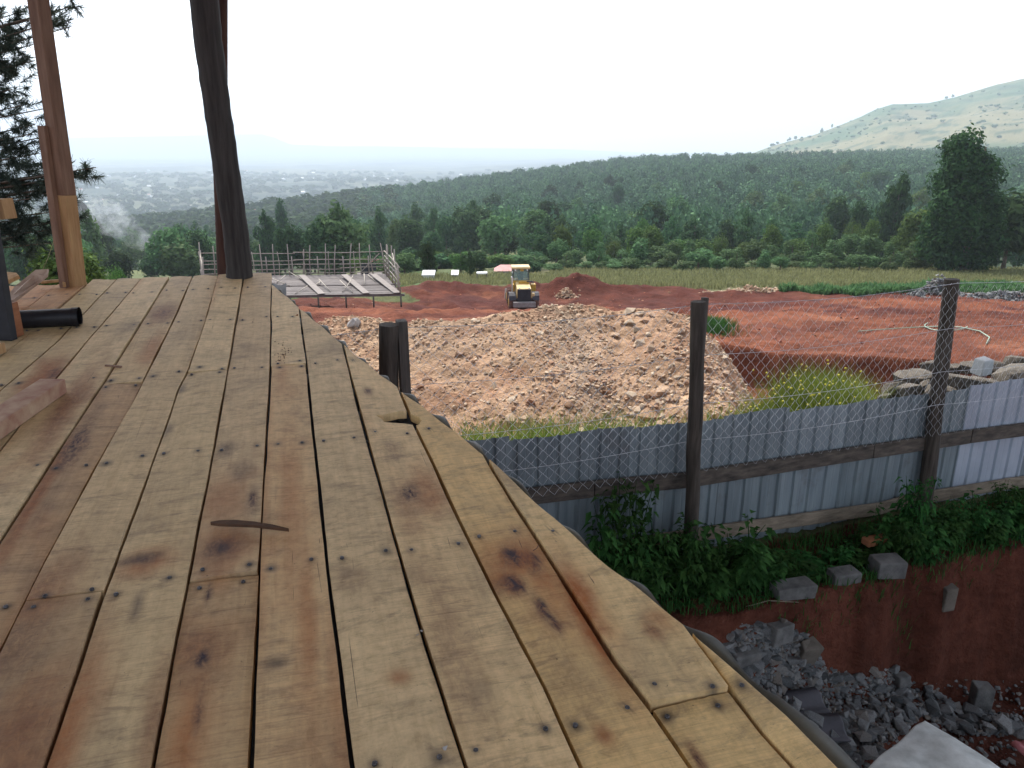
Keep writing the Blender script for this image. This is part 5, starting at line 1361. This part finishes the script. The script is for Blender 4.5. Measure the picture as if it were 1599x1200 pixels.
def blades(P, hmin, hmax, wd, seed, lean=.5, nseg=2):
    rs = np.random.RandomState(seed); n = len(P); a = rs.rand(n) * 6.28; h = rs.uniform(hmin, hmax, n); d = np.stack([np.cos(a), np.sin(a), a * 0], 1); l = (rs.rand(n) ** .7 * lean)[:, None] * h[:, None]
    s = np.stack([-np.sin(a), np.cos(a), a * 0], 1) * wd; up_z = np.array([0, 0, 1.])
    p0 = P; p1 = P + up_z * h[:, None] * .6 + d * l * .35; p2 = P + up_z * h[:, None] * .92 + d * l
    V = np.stack([p0 - s, p0 + s, p1 + s * .8, p1 - s * .8, p2], 1).reshape(-1, 3); b = np.arange(n) * 5
    q = np.stack([b, b + 1, b + 2, b + 3], 1); t = np.stack([b + 3, b + 2, b + 4], 1)
    c = np.repeat(rs.rand(n), 5)[:, None].repeat(3, 1)
    return V, [q, t], c
def grass(name, P, hmin, hmax, wd, seed, mat, lab, lean=.5, cat='grass'):
    V, q, c = blades(P, hmin, hmax, wd, seed, lean); return tag(obj(name, npmesh(name, V, q, False, {'leaf': c}, [M[mat]])), lab, cat, kind='stuff')
def gpts(n, seed, fpx, Yr, jitter=None, thr=None):
    rs = np.random.RandomState(seed); Y0 = rs.uniform(Yr[0], Yr[1], n); px = rs.uniform(fpx[0], fpx[1], n); x = (px - 800) / F * (Y0 * .954 + .9 + (Y0 > 20) * 1.5)
    if thr is not None:
        k = fbm(x, Y0, thr[0], 3, .5, seed) > thr[1]; x, Y0 = x[k], Y0[k]
    return np.stack([x, Y0, H(x, Y0) - .02], 1)
rsg = np.random.RandomState(31)
# flowering grass mound behind the wall
n_ = 13000; c0 = atY(1290, 640, 9.1); g = rsg.normal(size=(n_, 2)) * (.45, .3); xs = c0[0] + g[:, 0]; ys = 9.1 + g[:, 1]
P = np.stack([xs, ys, np.full(n_, -3.75)], 1)
V, q, c = blades(P, .6, 1.12, .006, 4, .6); k = np.exp(-((xs - c0[0]) / .6) ** 2)
sc_ = np.repeat(.45 + .6 * k, 5); V[:, 2] = -3.75 + (V[:, 2] + 3.75) * sc_
e = empty('flowering_weed', (c0[0], 9.1, -3.75)); tag(e, 'bright green mound of weed with yellow flowers behind the wall, between the two right posts', 'plant')
o = obj('stalks', npmesh('stalks', V - np.array([c0[0], 9.1, -3.75]), q, False, {'leaf': c}, [M['leaf_grass']]), e)
mb = MB()
for k_ in range(260):
    i_ = rsg.randint(n_); v = V[i_ * 5 + 4] - np.array([c0[0], 9.1, -3.75]); 
    if v[2] < .45: continue
    mb.box(v, (.02, .02, .015), Matrix.Rotation(k_, 3, 'Z'))
mb.build('flowers', M['flower'], e)['kind'] = 'stuff'
grass('wall_grass', np.concatenate([gpts(15000, 41, (660, 1225), (7.6, 9.6), thr=(1.0, -.1)), gpts(5000, 42, (1200, 1400), (8.2, 9.6))]) - np.array([0, 0, .0]), .25, .85, .005, 5, 'leaf_grass', 'grass growing right behind the corrugated wall', .6)
grass('slope_grass', np.stack([7.5 + rsg.normal(size=2200) * .33 + .3 * np.sin(np.arange(2200)), 28.2 + rsg.normal(size=2200) * .7, np.zeros(2200)], 1) * (1, 1, 0) + np.array([0, 0, 0]) , .15, .6, .012, 6, 'leaf_weed', 'green tuft of grass on the red slope behind the middle fence post', .6)
o = bpy.data.objects['slope_grass']
n_ = len(o.data.vertices); co = np.empty(n_ * 3, np.float32); o.data.vertices.foreach_get('co', co); co = co.reshape(-1, 3); co[:, 2] += H(co[:, 0], co[:, 1]) - .05; o.data.vertices.foreach_set('co', co.ravel())
fg = np.concatenate([gpts(30000, 43, (860, 1640), (66, 108)), gpts(10000, 44, (480, 880), (68, 95))])
grass('field_grass', fg, .25, .75, .05, 7, 'leaf_dry', 'dry grass standing in the field behind the red earth', .6)
mz = gpts(9000, 45, (1225, 1640), (61.5, 67.5)); mz = mz[(mz[:, 1] < 62.5 + (mz[:, 0] - 24) * .3 + 1)]
grass('maize_crop', mz, .35, .85, .07, 8, 'leaf_maize', 'bright green maize growing in a strip behind the red earth', .9, 'crop')
n_ = 9000; xs = rsg.uniform(.4, 6, n_); be = np.interp(xs, BX, BYY); ys = be + rsg.uniform(-.05, .9, n_)
grass('bank_grass', np.stack([xs, ys, H(xs, ys) - .02], 1), .04, .16, .004, 9, 'leaf_weed', 'short grass on the ledge above the pit', .8)
# bare fallen twig
tag(MB().tube([on_ground(1165, 948, 4.8), tuple(np.array(on_ground(1200, 943, 4.8)) + (0, 0, .03)), on_ground(1250, 941, 4.8)], .005, 5).build('twig', M['raillow']), 'bare pale twig lying at the brink of the pit', 'twig')

# ------------------------------------------------------------------ pine at the left
def pine():
    e = empty('pine_tree', (-11.2, 12.6, -4.6)); tag(e, 'near pine with dark hanging needle tufts cut by the left border', 'tree')
    o_ = np.array([-11.2, 12.6, -4.6])
    tips = []
    mb = MB(); mb.tube([(0, 0, -.3), (.1, 0, 4), (0, .1, 8), (.1, 0, 13)], [.32, .26, .18, .05], 12); mb.build('trunk', M['bark'], e)
    rs = random.Random(5); mbr = MB()
    # branches seen in the picture: end pixel, depth
    ends = [(150, 262, 9.2), (135, 272, 9.3), (120, 268, 9.4), (108, 12, 10), (100, 30, 10), (112, 42, 10), (90, 20, 10.2), (45, 30, 10.5), (55, 95, 10.5), (40, 60, 10.4), (30, 20, 10.6), (10, 60, 11), (52, 70, 10.3), (20, 110, 10.8), (35, 75, 11), (15, 140, 10.7), (5, 100, 11), (12, 20, 10.8),
            (20, 140, 10.5), (35, 165, 10.3), (5, 180, 10.9), (48, 210, 10), (65, 215, 10.1), (60, 240, 10.2), (30, 230, 10.6), (55, 195, 10.2), (70, 170, 10.5), (10, 225, 10.7),
            (70, 285, 10), (90, 300, 9.8), (110, 290, 9.5), (60, 300, 10.2), (40, 280, 10.5), (20, 290, 10.4), (30, 330, 10.2), (60, 340, 10), (75, 360, 10), (10, 350, 10.4), (95, 330, 9.9), (25, 370, 10.1), (50, 370, 10.3), (80, 380, 10.2), (5, 310, 10.5), (15, 255, 10.5), (100, 345, 10), (115, 345, 9.8), (40, 100, 10.8), (0, 30, 11), (-20, 90, 11), (-40, 200, 11), (-30, 320, 10.6), (50, 310, 9.9), (85, 270, 10)]
    for px, py, Y0 in ends: tips.append((np.array(atY(px, py, Y0)) - o_, True))
    for k in range(150):
        z = rs.uniform(1.5, 12.5); a = rs.uniform(0, 6.28); r = (3.4 - z * .16) * rs.uniform(.5, 1)
        v = np.array([math.cos(a) * r, math.sin(a) * r, z + rs.uniform(-.3, .3)])
        w_ = v + o_; dep = w_[1] * math.cos(PITCH) - w_[2] * math.sin(PITCH); px = 800 + F * w_[0] / dep
        if px > 30: continue
        tips.append((v, False))
    V, Q, C = [], [], []
    rn = np.random.RandomState(9)
    for v, seen in tips:
        z = max(.6, v[2] - .55 - .1 * np.hypot(v[0], v[1])); st = Vector((.05, 0, z)); en = Vector(v); mid = st.lerp(en, .55) + Vector((rs.uniform(-.1, .1), rs.uniform(-.1, .1), .22))
        mbr.tube([st, mid, en], [.03, .018, .006], 5, cap=False)
        for c_ in range(9 if seen else 7):
            f = 1 - c_ * .05 * rs.uniform(.4, 1.3)
            cpos = np.array(mid.lerp(en, f)) + rn.normal(size=3) * (.10, .10, .09)
            ax = np.array(en - mid); ax = ax / np.linalg.norm(ax) + rn.normal(size=3) * .5; ax[2] += .2; ax /= np.linalg.norm(ax)
            for j in range(80):
                d = ax + rn.normal(size=3) * .75; d /= np.linalg.norm(d); L = rn.uniform(.06, .125)
                s_ = np.cross(d, rn.normal(size=3)); s_ = s_ / np.linalg.norm(s_) * .004
                o0 = cpos + ax * rn.uniform(-.12, .09); n0 = len(V)
                V += [o0 - s_, o0 + s_, o0 + d * L + s_ * .4 + (0, 0, -.02), o0 + d * L - s_ * .4 + (0, 0, -.02)]; Q.append((n0, n0 + 1, n0 + 2, n0 + 3)); C += [rn.rand()] * 4
    mbr.build('branches', M['bark'], e)
    obj('crown', npmesh('crown', np.array(V), np.array(Q), False, {'leaf': np.array(C)[:, None].repeat(3, 1)}, [M['leaf_needle']]), e)
pine()

# ------------------------------------------------------------------ wheel loader
LY = 56.0; lp = atY(819, 487, LY)
ld = empty('wheel_loader', (lp[0], LY, lp[2] - .02), (0, 0, math.radians(4))); ld.scale = (.86, .86, .88); tag(ld, 'yellow wheel loader seen from behind, standing beyond the rubble heap', 'loader')
def ldp(nm, mat, parent=ld, bevel=.03): 
    pass
for sx in (-1, 1):
    for yy in (.7, 3.7):
        c = Vector((sx * 1.06, yy, .72)); t = MB()
        t.tube([c + Vector((-.27, 0, 0)), c + Vector((-.24, 0, 0)), c + Vector((-.16, 0, 0)), c + Vector((.16, 0, 0)), c + Vector((.24, 0, 0)), c + Vector((.27, 0, 0))], [.5, .66, .73, .73, .66, .5], 24)
        for k in range(20):
            a = k * 6.283 / 20; t.box(c + Vector((0, math.cos(a) * .73, math.sin(a) * .73)), (.44, .07, .06), Matrix.Rotation(a, 3, 'X'))
        w_ = t.build('wheel', M['tyre'], ld)
        MB().tube([c + Vector((sx * .2, 0, 0)), c + Vector((sx * .285, 0, 0))], [.36, .33], 16).build('rim', M['yellow'], w_)
cw = MB().box((0, -.18, .68), (1.95, .5, .46)).build('counterweight', M['greysteel'], ld, .05)
MB().box((0, .2, 1.03), (1.3, .3, .3)).build('chassis', M['blackpart'], ld, .03)
MB().box((0, 2.4, .85), (1.0, 3.2, .5)).build('frame', M['blackpart'], ld, .03)
hood = MB().poly([(-.66, .1, 1.0), (.66, .1, 1.0), (.62, .0, 2.0), (-.62, .0, 2.0), (-.66, 2.2, 1.0), (.66, 2.2, 1.0), (.6, 2.2, 2.25), (-.6, 2.2, 2.25)], [(0, 1, 2, 3), (4, 7, 6, 5), (3, 2, 6, 7), (0, 4, 5, 1), (0, 3, 7, 4), (1, 5, 6, 2)]).build('hood', M['cream'], ld, .04)
g = MB()
g.box((0, -.03, 1.46), (1.16, .08, .95)); gr_ = g.build('grille', M['blackpart'], ld, .01)
sl = MB()
for k in range(11): sl.box((0, -.08, 1.06 + k * .08), (1.08, .02, .02))
sl.build('slats', M['darkpaint'], gr_)
for sx in (-.42, .42): MB().tube([(sx, -.06, 2.02), (sx, -.12, 2.02)], .07, 10).build('lamp', M['whitepaint'], ld)
for sx in (-1.02, 1.02):
    f_ = MB()
    for k in range(6):
        a0 = math.radians(20 + k * 25); a1 = math.radians(45 + k * 25)
        f_.beam((sx, .7 - math.cos(a0) * .86, .74 + math.sin(a0) * .86), (sx, .7 - math.cos(a1) * .86, .74 + math.sin(a1) * .86), .6, .05)
    f_.build('fender', M['blackpart'] if True else 0, ld)
MB().box((.96, 1.9, 1.75), (.42, .8, .7)).build('tank', M['yellow'], ld, .04)
MB().box((-.86, 1.9, 1.7), (.24, .9, .8)).build('side_panel', M['yellow'], ld, .04)
MB().box((.78, .15, 1.38), (.28, .2, .42)).build('battery_box', M['cream'], ld, .03)
MB().box((0.1, 1.7, 2.2), (.9, .5, .35)).build('air_cleaner', M['yellow'], ld, .03)
MB().tube([(-.96, 1.2, 1.5), (-.98, 1.2, 2.75), (-1.04, 1.1, 2.86)], [.075, .075, .06], 10).build('intake_pipe', M['whitepaint'], ld)
MB().tube([(.35, 1.5, 2.35), (.75, 1.3, 2.4), (.95, 1.4, 2.3)], [.06, .06, .06], 8).build('exhaust', M['blackpart'], ld)
cab = MB().box((-.1, 3.0, 1.95), (1.5, 1.3, .75)).build('cab', M['yellow'], ld, .04)
for sx in (-.82, .62):
    for yy in (2.38, 3.62): MB().beam((sx, yy, 2.3), (sx * .97 - .003, yy, 3.3), .07, .07, (0, 1, 0)).build('pillar', M['blackpart'], cab)
mg, n, b_ = newmat('cab_glass'); b_.inputs['Base Color'].default_value = (.25, .38, .36, 1); b_.inputs['Roughness'].default_value = .05; b_.inputs['Transmission Weight'].default_value = .0; b_.inputs['Alpha'].default_value = .45
for nm_, c, d in (('rear_window', (-.1, 2.36, 2.8), (1.34, .02, .95)), ('side_window', (-.84, 3.0, 2.8), (.02, 1.14, .95)), ('side_window', (.64, 3.0, 2.8), (.02, 1.14, .95)), ('windscreen', (-.1, 3.65, 2.8), (1.34, .02, .95))):
    MB().box(c, d).build(nm_, mg, cab)
rf = MB().box((-.1, 3.0, 3.42), (1.66, 1.6, .2)).build('cab_roof', M['cream'], cab, .06)
for sx in (-.62, .45): MB().tube([(sx, 2.2, 3.27), (sx, 2.12, 3.27)], .06, 8).build('work_lamp', M['whitepaint'], rf)
MB().box((-.02, 2.3, 3.22), (.3, .03, .16)).build('sign_plate', M['yellow'], cab)
for sx in (-.55, .55):
    MB().beam((sx, 3.9, 1.75), (sx, 5.6, .6), .18, .32).build('lift_arm', M['yellow'], ld, .03)
bk = MB()
prof_ = [(5.5, .12), (6.3, .05), (5.6, .18), (5.35, .55), (5.55, 1.05)]
for sx in (-1.3, 1.3): bk.poly([(sx, 5.4, .1), (sx, 6.3, .05), (sx, 5.7, 1.05), (sx, 5.35, .7)], [(0, 1, 2, 3)])
bk.poly([(-1.3, 5.4, .1), (1.3, 5.4, .1), (1.3, 6.3, .05), (-1.3, 6.3, .05), (-1.3, 5.35, .7), (1.3, 5.35, .7), (-1.3, 5.7, 1.05), (1.3, 5.7, 1.05)], [(0, 1, 2, 3), (0, 4, 5, 1), (4, 6, 7, 5)])
o = bk.build('bucket', M['greysteel'], ld); o.modifiers.new('t', 'SOLIDIFY').thickness = .04
MB().box((-.1, 2.85, 2.45), (.5, .14, .75)).build('seat', M['blackpart'], cab, .03)
# driver: one skinned body, seated with hands forward
def person(loc, rz):
    J = [(0, 0, 0), (0, .02, .22), (0, 0, .45), (0, .02, .58), (0, .03, .72), (-.19, 0, .46), (-.24, .12, .24), (-.14, .36, .26), (.19, 0, .46), (.24, .12, .24), (.14, .36, .26), (-.1, .05, -.03), (-.13, .42, .02), (-.13, .45, -.4), (.1, .05, -.03), (.13, .42, .02), (.13, .45, -.4), (0, .03, .84)]
    E = [(0, 1), (1, 2), (2, 3), (3, 4), (4, 17), (2, 5), (5, 6), (6, 7), (2, 8), (8, 9), (9, 10), (0, 11), (11, 12), (12, 13), (0, 14), (14, 15), (15, 16)]
    R = [.14, .14, .15, .055, .095, .07, .05, .04, .07, .05, .04, .1, .08, .05, .1, .08, .05, .06]
    me = bpy.data.meshes.new('person'); me.from_pydata(J, E, []); o = obj('person', me, None, M['person'])
    sk = o.modifiers.new('skin', 'SKIN')
    me.skin_vertices[0].data[0].use_root = True
    for v, r in zip(me.skin_vertices[0].data, R): v.radius = (r, r)
    sb = o.modifiers.new('sub', 'SUBSURF'); sb.levels = 1; sb.render_levels = 1
    me.materials.append(M['skin'])
    o.location = loc; o.rotation_euler = (0, 0, rz); return o
wp = Matrix.Translation(ld.location) @ Matrix.Rotation(math.radians(4), 4, 'Z') @ Vector((-.1 * .86, 3.0 * .86, 2.36 * .88))
pr_ = person(wp, math.radians(4)); pr_.scale = (.85, .85, .85)
tag(pr_, 'driver in dark clothes seated in the loader cab, back to the viewer', 'person')

# ------------------------------------------------------------------ pole frame structure
SZ_ = -9.15
fr_ = empty('pole_frame', (-13, 52, SZ_)); tag(fr_, 'unfinished building frame of bare poles on a raised board floor', 'building frame')
fo = Vector((-13, 52, SZ_)); rs6 = random.Random(9)
def q4(u, v, z=0): # u 0..1 left to right, v 0..1 front to back
    fl = Vector(atY(322, 470, 48)); frr = Vector(atY(626, 455, 49)); bl_ = Vector(atY(318, 437, 56)); br_ = Vector(atY(602, 430, 57))
    a = fl.lerp(frr, u); b = bl_.lerp(br_, u); p = a.lerp(b, v); return Vector((p.x, p.y, SZ_ + z)) - fo
fl_ = MB()
for k in range(30):
    v = k / 30; 
    if rs6.random() < .12: continue
    u0 = rs6.choice([0, .02, .3]); fl_.beam(q4(u0, v), q4(1, v), .22, .03)
fl_.build('board_floor', M['scafdeck'], fr_, 0, .01)
for v in (0, .5, 1): MB().beam(q4(0, v, -.1), q4(1.02, v, -.1), .1, .14).build('bearer', M['scafdeck'], fr_)
for k in range(8): MB().tube([q4(k / 7, .0, -.15), q4(k / 7, .0, -.9)], .06, 6).build('foot', M['gpost'], fr_)
for k in range(8): MB().tube([q4(k / 7, 1., -.15), q4(k / 7, 1., -1.5)], .07, 6).build('foot', M['scaf'], fr_)
# loose boards and rafters lying on the floor
for u in (.32, .56, .79, .95): MB().beam(q4(u + .03, -.02, .08), q4(u - .03, .8, .25), .45, .04).build('loose_board', M['gpost2'], fr_)
for k in range(16):
    u = rs6.uniform(.25, .95); v = rs6.uniform(0, .7); MB().tube([q4(u, v, .06), q4(u + rs6.uniform(-.1, .12), min(1, v + rs6.uniform(.1, .5)), .12 + rs6.uniform(0, .3))], .035, 5).build('loose_pole', M['scaf'], fr_)
def stick(a, b, r=.04):
    a, b = Vector(a), Vector(b); m = a.lerp(b, .5) + Vector((rs6.uniform(-.08, .08), 0, rs6.uniform(-.05, .05)))
    MB().tube([a, m, b], [r, r * .9, r * .75], 6).build('pole', M['scaf'], fr_)
for k in range(16):
    u = k / 15 + rs6.uniform(-.015, .015); hh = rs6.choice([1.9, 2.2, 2.5, 2.3]); stick(q4(u, 1, -.2), q4(u + rs6.uniform(-.02, .02), 1, hh), .05)
for k in range(1, 7): stick(q4(k / 7.2, 1.04, -.2), q4(k / 7.2, 1.04, 1.7), .04)
for z in (.15, .45, .8, 1.1, 1.65):
    for k in range(4): stick(q4(k / 4, 1, z + rs6.uniform(-.05, .05)), q4((k + 1) / 4 + .01, 1, z + rs6.uniform(-.05, .08)), .035)
for v in (0, .15, .3, .5, .68, .85):
    for u in (0, 1): stick(q4(u, v, -.2), q4(u + rs6.uniform(-.01, .01), v, rs6.uniform(1.7, 2.7)), .055)
for z in (.3, .65, 1.0, 1.35, 1.7):
    for u in (0, 1): stick(q4(u, 0, z), q4(u, 1, z + .05), .04)
for u in (0, 1): stick(q4(u, 0, .2), q4(u, .4, 2.2), .045)
stick(q4(.86, .95, .2), q4(.97, .95, 1.6), .04)
for k in range(5): MB().tube([q4(.35 + k * .14, .98, .1), q4(.35 + k * .14, .98, 1.4)], .05, 6).build('short_pole', M['scaf'], fr_)

# ------------------------------------------------------------------ sheds, houses
def house(name, px, py, Y0, w_, d_, h_, wall, roof, lab, cat='shed', rz=0, kind='gable', grp=None, win=True, z=None):
    p = atY(px, py, Y0); z0 = Hs(p[0], Y0) if z is None else z
    e = empty(name, (p[0], Y0, z0), (0, 0, rz)); tag(e, lab, cat, grp)
    if kind == 'open':
        for sx in (-.5, .5):
            for sy in (-.5, .5): MB().box((sx * w_ * .9, sy * d_ * .9, h_ / 2), (.12, .12, h_)).build('post', M[wall], e)
        MB().box((0, 0, h_), (w_, d_, .12)).build('roof', M[roof], e); return e
    mb = MB().box((0, 0, h_ / 2 - .3), (w_, d_, h_ + .6)); mb.build('wall', M[wall], e)
    if kind == 'flat': MB().poly([(-w_ / 2 - .15, -d_ / 2 - .15, h_), (w_ / 2 + .15, -d_ / 2 - .15, h_), (w_ / 2 + .15, d_ / 2 + .15, h_ + .35), (-w_ / 2 - .15, d_ / 2 + .15, h_ + .35), (-w_ / 2 - .15, -d_ / 2 - .15, h_ + .1), (w_ / 2 + .15, -d_ / 2 - .15, h_ + .1), (w_ / 2 + .15, d_ / 2 + .15, h_ + .45), (-w_ / 2 - .15, d_ / 2 + .15, h_ + .45)], [(0, 1, 2, 3), (4, 5, 6, 7), (0, 1, 5, 4), (1, 2, 6, 5), (2, 3, 7, 6), (3, 0, 4, 7)]).build('roof', M[roof], e)
    else:
        o_ = .4; rh = min(w_, d_) * .28; MB().poly([(-w_ / 2 - o_, -d_ / 2 - o_, h_ - .1), (w_ / 2 + o_, -d_ / 2 - o_, h_ - .1), (w_ / 2 + o_, d_ / 2 + o_, h_ - .1), (-w_ / 2 - o_, d_ / 2 + o_, h_ - .1), (-w_ / 2 + (w_ * .2 if kind == 'hip' else -o_), 0, h_ + rh), (w_ / 2 - (w_ * .2 if kind == 'hip' else -o_), 0, h_ + rh)], [(0, 1, 5, 4), (2, 3, 4, 5), (0, 4, 3), (1, 2, 5), (0, 3, 2, 1)]).build('roof', M[roof], e)
    if win:
        MB().box((-w_ * .2, -d_ / 2 - .02, 1.0), (.8, .06, 1.9)).build('door', M['blackpart'], e)
        MB().box((w_ * .22, -d_ / 2 - .02, 1.4), (.9, .06, .8)).build('window', M['darkpaint'], e)
    return e
house('shed', 670, 431, 84.5, 1.15, 1.0, .62, 'whitewash', 'whitewash', 'small low white shed at the near edge of the green plots left of the loader', kind='flat', win=False)
house('shed', 711, 428, 87, .55, .8, .5, 'gpost', 'whitepaint', 'tiny white roofed hutch between the white shed and the open sided shed', kind='flat', win=False)
house('shed', 753, 428, 86, 1.2, 1.1, .75, 'gpost', 'whitepaint', 'open sided shed with flat white roof left of the loader', kind='open', win=False)
house('house', 790, 413, 101, 2.3, 2.0, .5, 'palestone', 'pinkroof', 'small house with faded pink roof among the shrubs behind the loader cab', 'house', kind='hip', win=False)
house('house', 601, 390, 118, 3.6, 2.6, 1.4, 'palestone', 'redroof', 'small house with a bright red roof hidden behind the right end of the pole frame', 'house', kind='gable')
house('house', 618, 386, 112, 2.2, 1.8, 1.2, 'gpost', 'chimneygrey', 'house with pale iron roof just right of the pole frame', 'house', kind='gable')
house('house', 578, 424, 92, 2.2, 1.4, .4, 'gpost', 'gpost2', 'low grey roofed house seen through the rails of the pole frame', 'house', kind='gable')
house('house', 689, 397, 125, 2.0, 2.0, 1.0, 'palestone', 'ironroof', 'grey roofed hut behind and right of the dark upright tree', 'house', kind='gable')
rs7 = random.Random(13); hp = {}
def hproto(k):
    if k not in hp:
        bm_ = MB(); bm_.box((0, 0, 1.2), (8, 6, 3)); w__ = bm_.build('w', M['whitewash']); me1 = w__.data; bpy.data.objects.remove(w__)
        o_ = MB().poly([(-4.5, -3.5, 2.6), (4.5, -3.5, 2.6), (4.5, 3.5, 2.6), (-4.5, 3.5, 2.6), (-4.5, 0, 4.3), (4.5, 0, 4.3)], [(0, 1, 5, 4), (2, 3, 4, 5), (0, 4, 3), (1, 2, 5), (0, 3, 2, 1)]).build('r', M[('ironroof', 'whitepaint', 'pinkroof', 'ironroof')[k]]); me2 = o_.data; bpy.data.objects.remove(o_)
        hp[k] = (me1, me2)
    return hp[k]
cnt = 0
while cnt < 210:
    px = rs7.uniform(-20, 640) if rs7.random() < .8 else rs7.uniform(600, 1000); Y0 = 300 * (16 ** rs7.random()) 
    if px > 480 and Y0 < 1000: continue
    x = (px - 800) / F * Y0 * .96; e = empty('farmhouse', (x, Y0, Hs(x, Y0) + 1.2), (0, 0, rs7.uniform(-.6, .6))); s_ = (.38 + Y0 / 3600) * rs7.uniform(.7, 1.3); e.scale = (s_, s_, s_)
    tag(e, 'tiny pale house far down in the hazy valley', 'house', 'houses scattered over the valley')
    for nm_, me in zip(('wall', 'roof'), hproto(rs7.choice([0, 1, 0, 1, 2, 3]))): link(bpy.data.objects.new(nm_, me), e)
    cnt += 1

# ------------------------------------------------------------------ smoke
def smoke():
    pts = [(258, 392, .6), (245, 386, 3), (225, 378, 5), (205, 368, 7), (190, 352, 9), (172, 340, 12), (150, 335, 14), (120, 332, 15)]
    Y0 = 150; P = [Vector(atY(a, b, Y0 + (258 - a) * .3)) for a, b, _ in pts]; R = [c for _, _, c in pts]
    m, n, b = newmat('smoke_volume'); n.nodes.remove(b)
    v = N(n, 'ShaderNodeVolumePrincipled'); v.inputs['Color'].default_value = (.85, .88, .93, 1)
    tc = N(n, 'ShaderNodeTexCoord'); f = noise(n, tc.outputs['Object'], .22, 6, .7, 1.6)
    r = ramp(n, f, [(.50, 0), (.78, 1)])
    n.links.new(mth(n, 'MULTIPLY', r, .16), v.inputs['Density']); n.links.new(v.outputs[0], n.nodes['Material Output'].inputs['Volume'])
    R = [.8, 1.2, 2, 2.8, 3.4, 4.2, 5, 3]
    o = MB().tube(P, R, 16).build('smoke', m); tag(o, 'thin wisp of blue grey smoke drifting over the valley trees', 'smoke', kind='stuff')
smoke()
# ------------------------------------------------------------------ haze
m, n, b = newmat('haze'); n.nodes.remove(b)
v = N(n, 'ShaderNodeVolumePrincipled'); v.inputs['Density'].default_value = 2.1e-4; v.inputs['Color'].default_value = (.66, .76, .87, 1); v.inputs['Anisotropy'].default_value = .2
n.links.new(v.outputs[0], n.nodes['Material Output'].inputs['Volume'])
hb = MB().box((0, 0, 190), (28200, 28200, 700)).build('haze', m); tag(hb, 'pale haze lying over the whole valley', 'haze', kind='stuff')
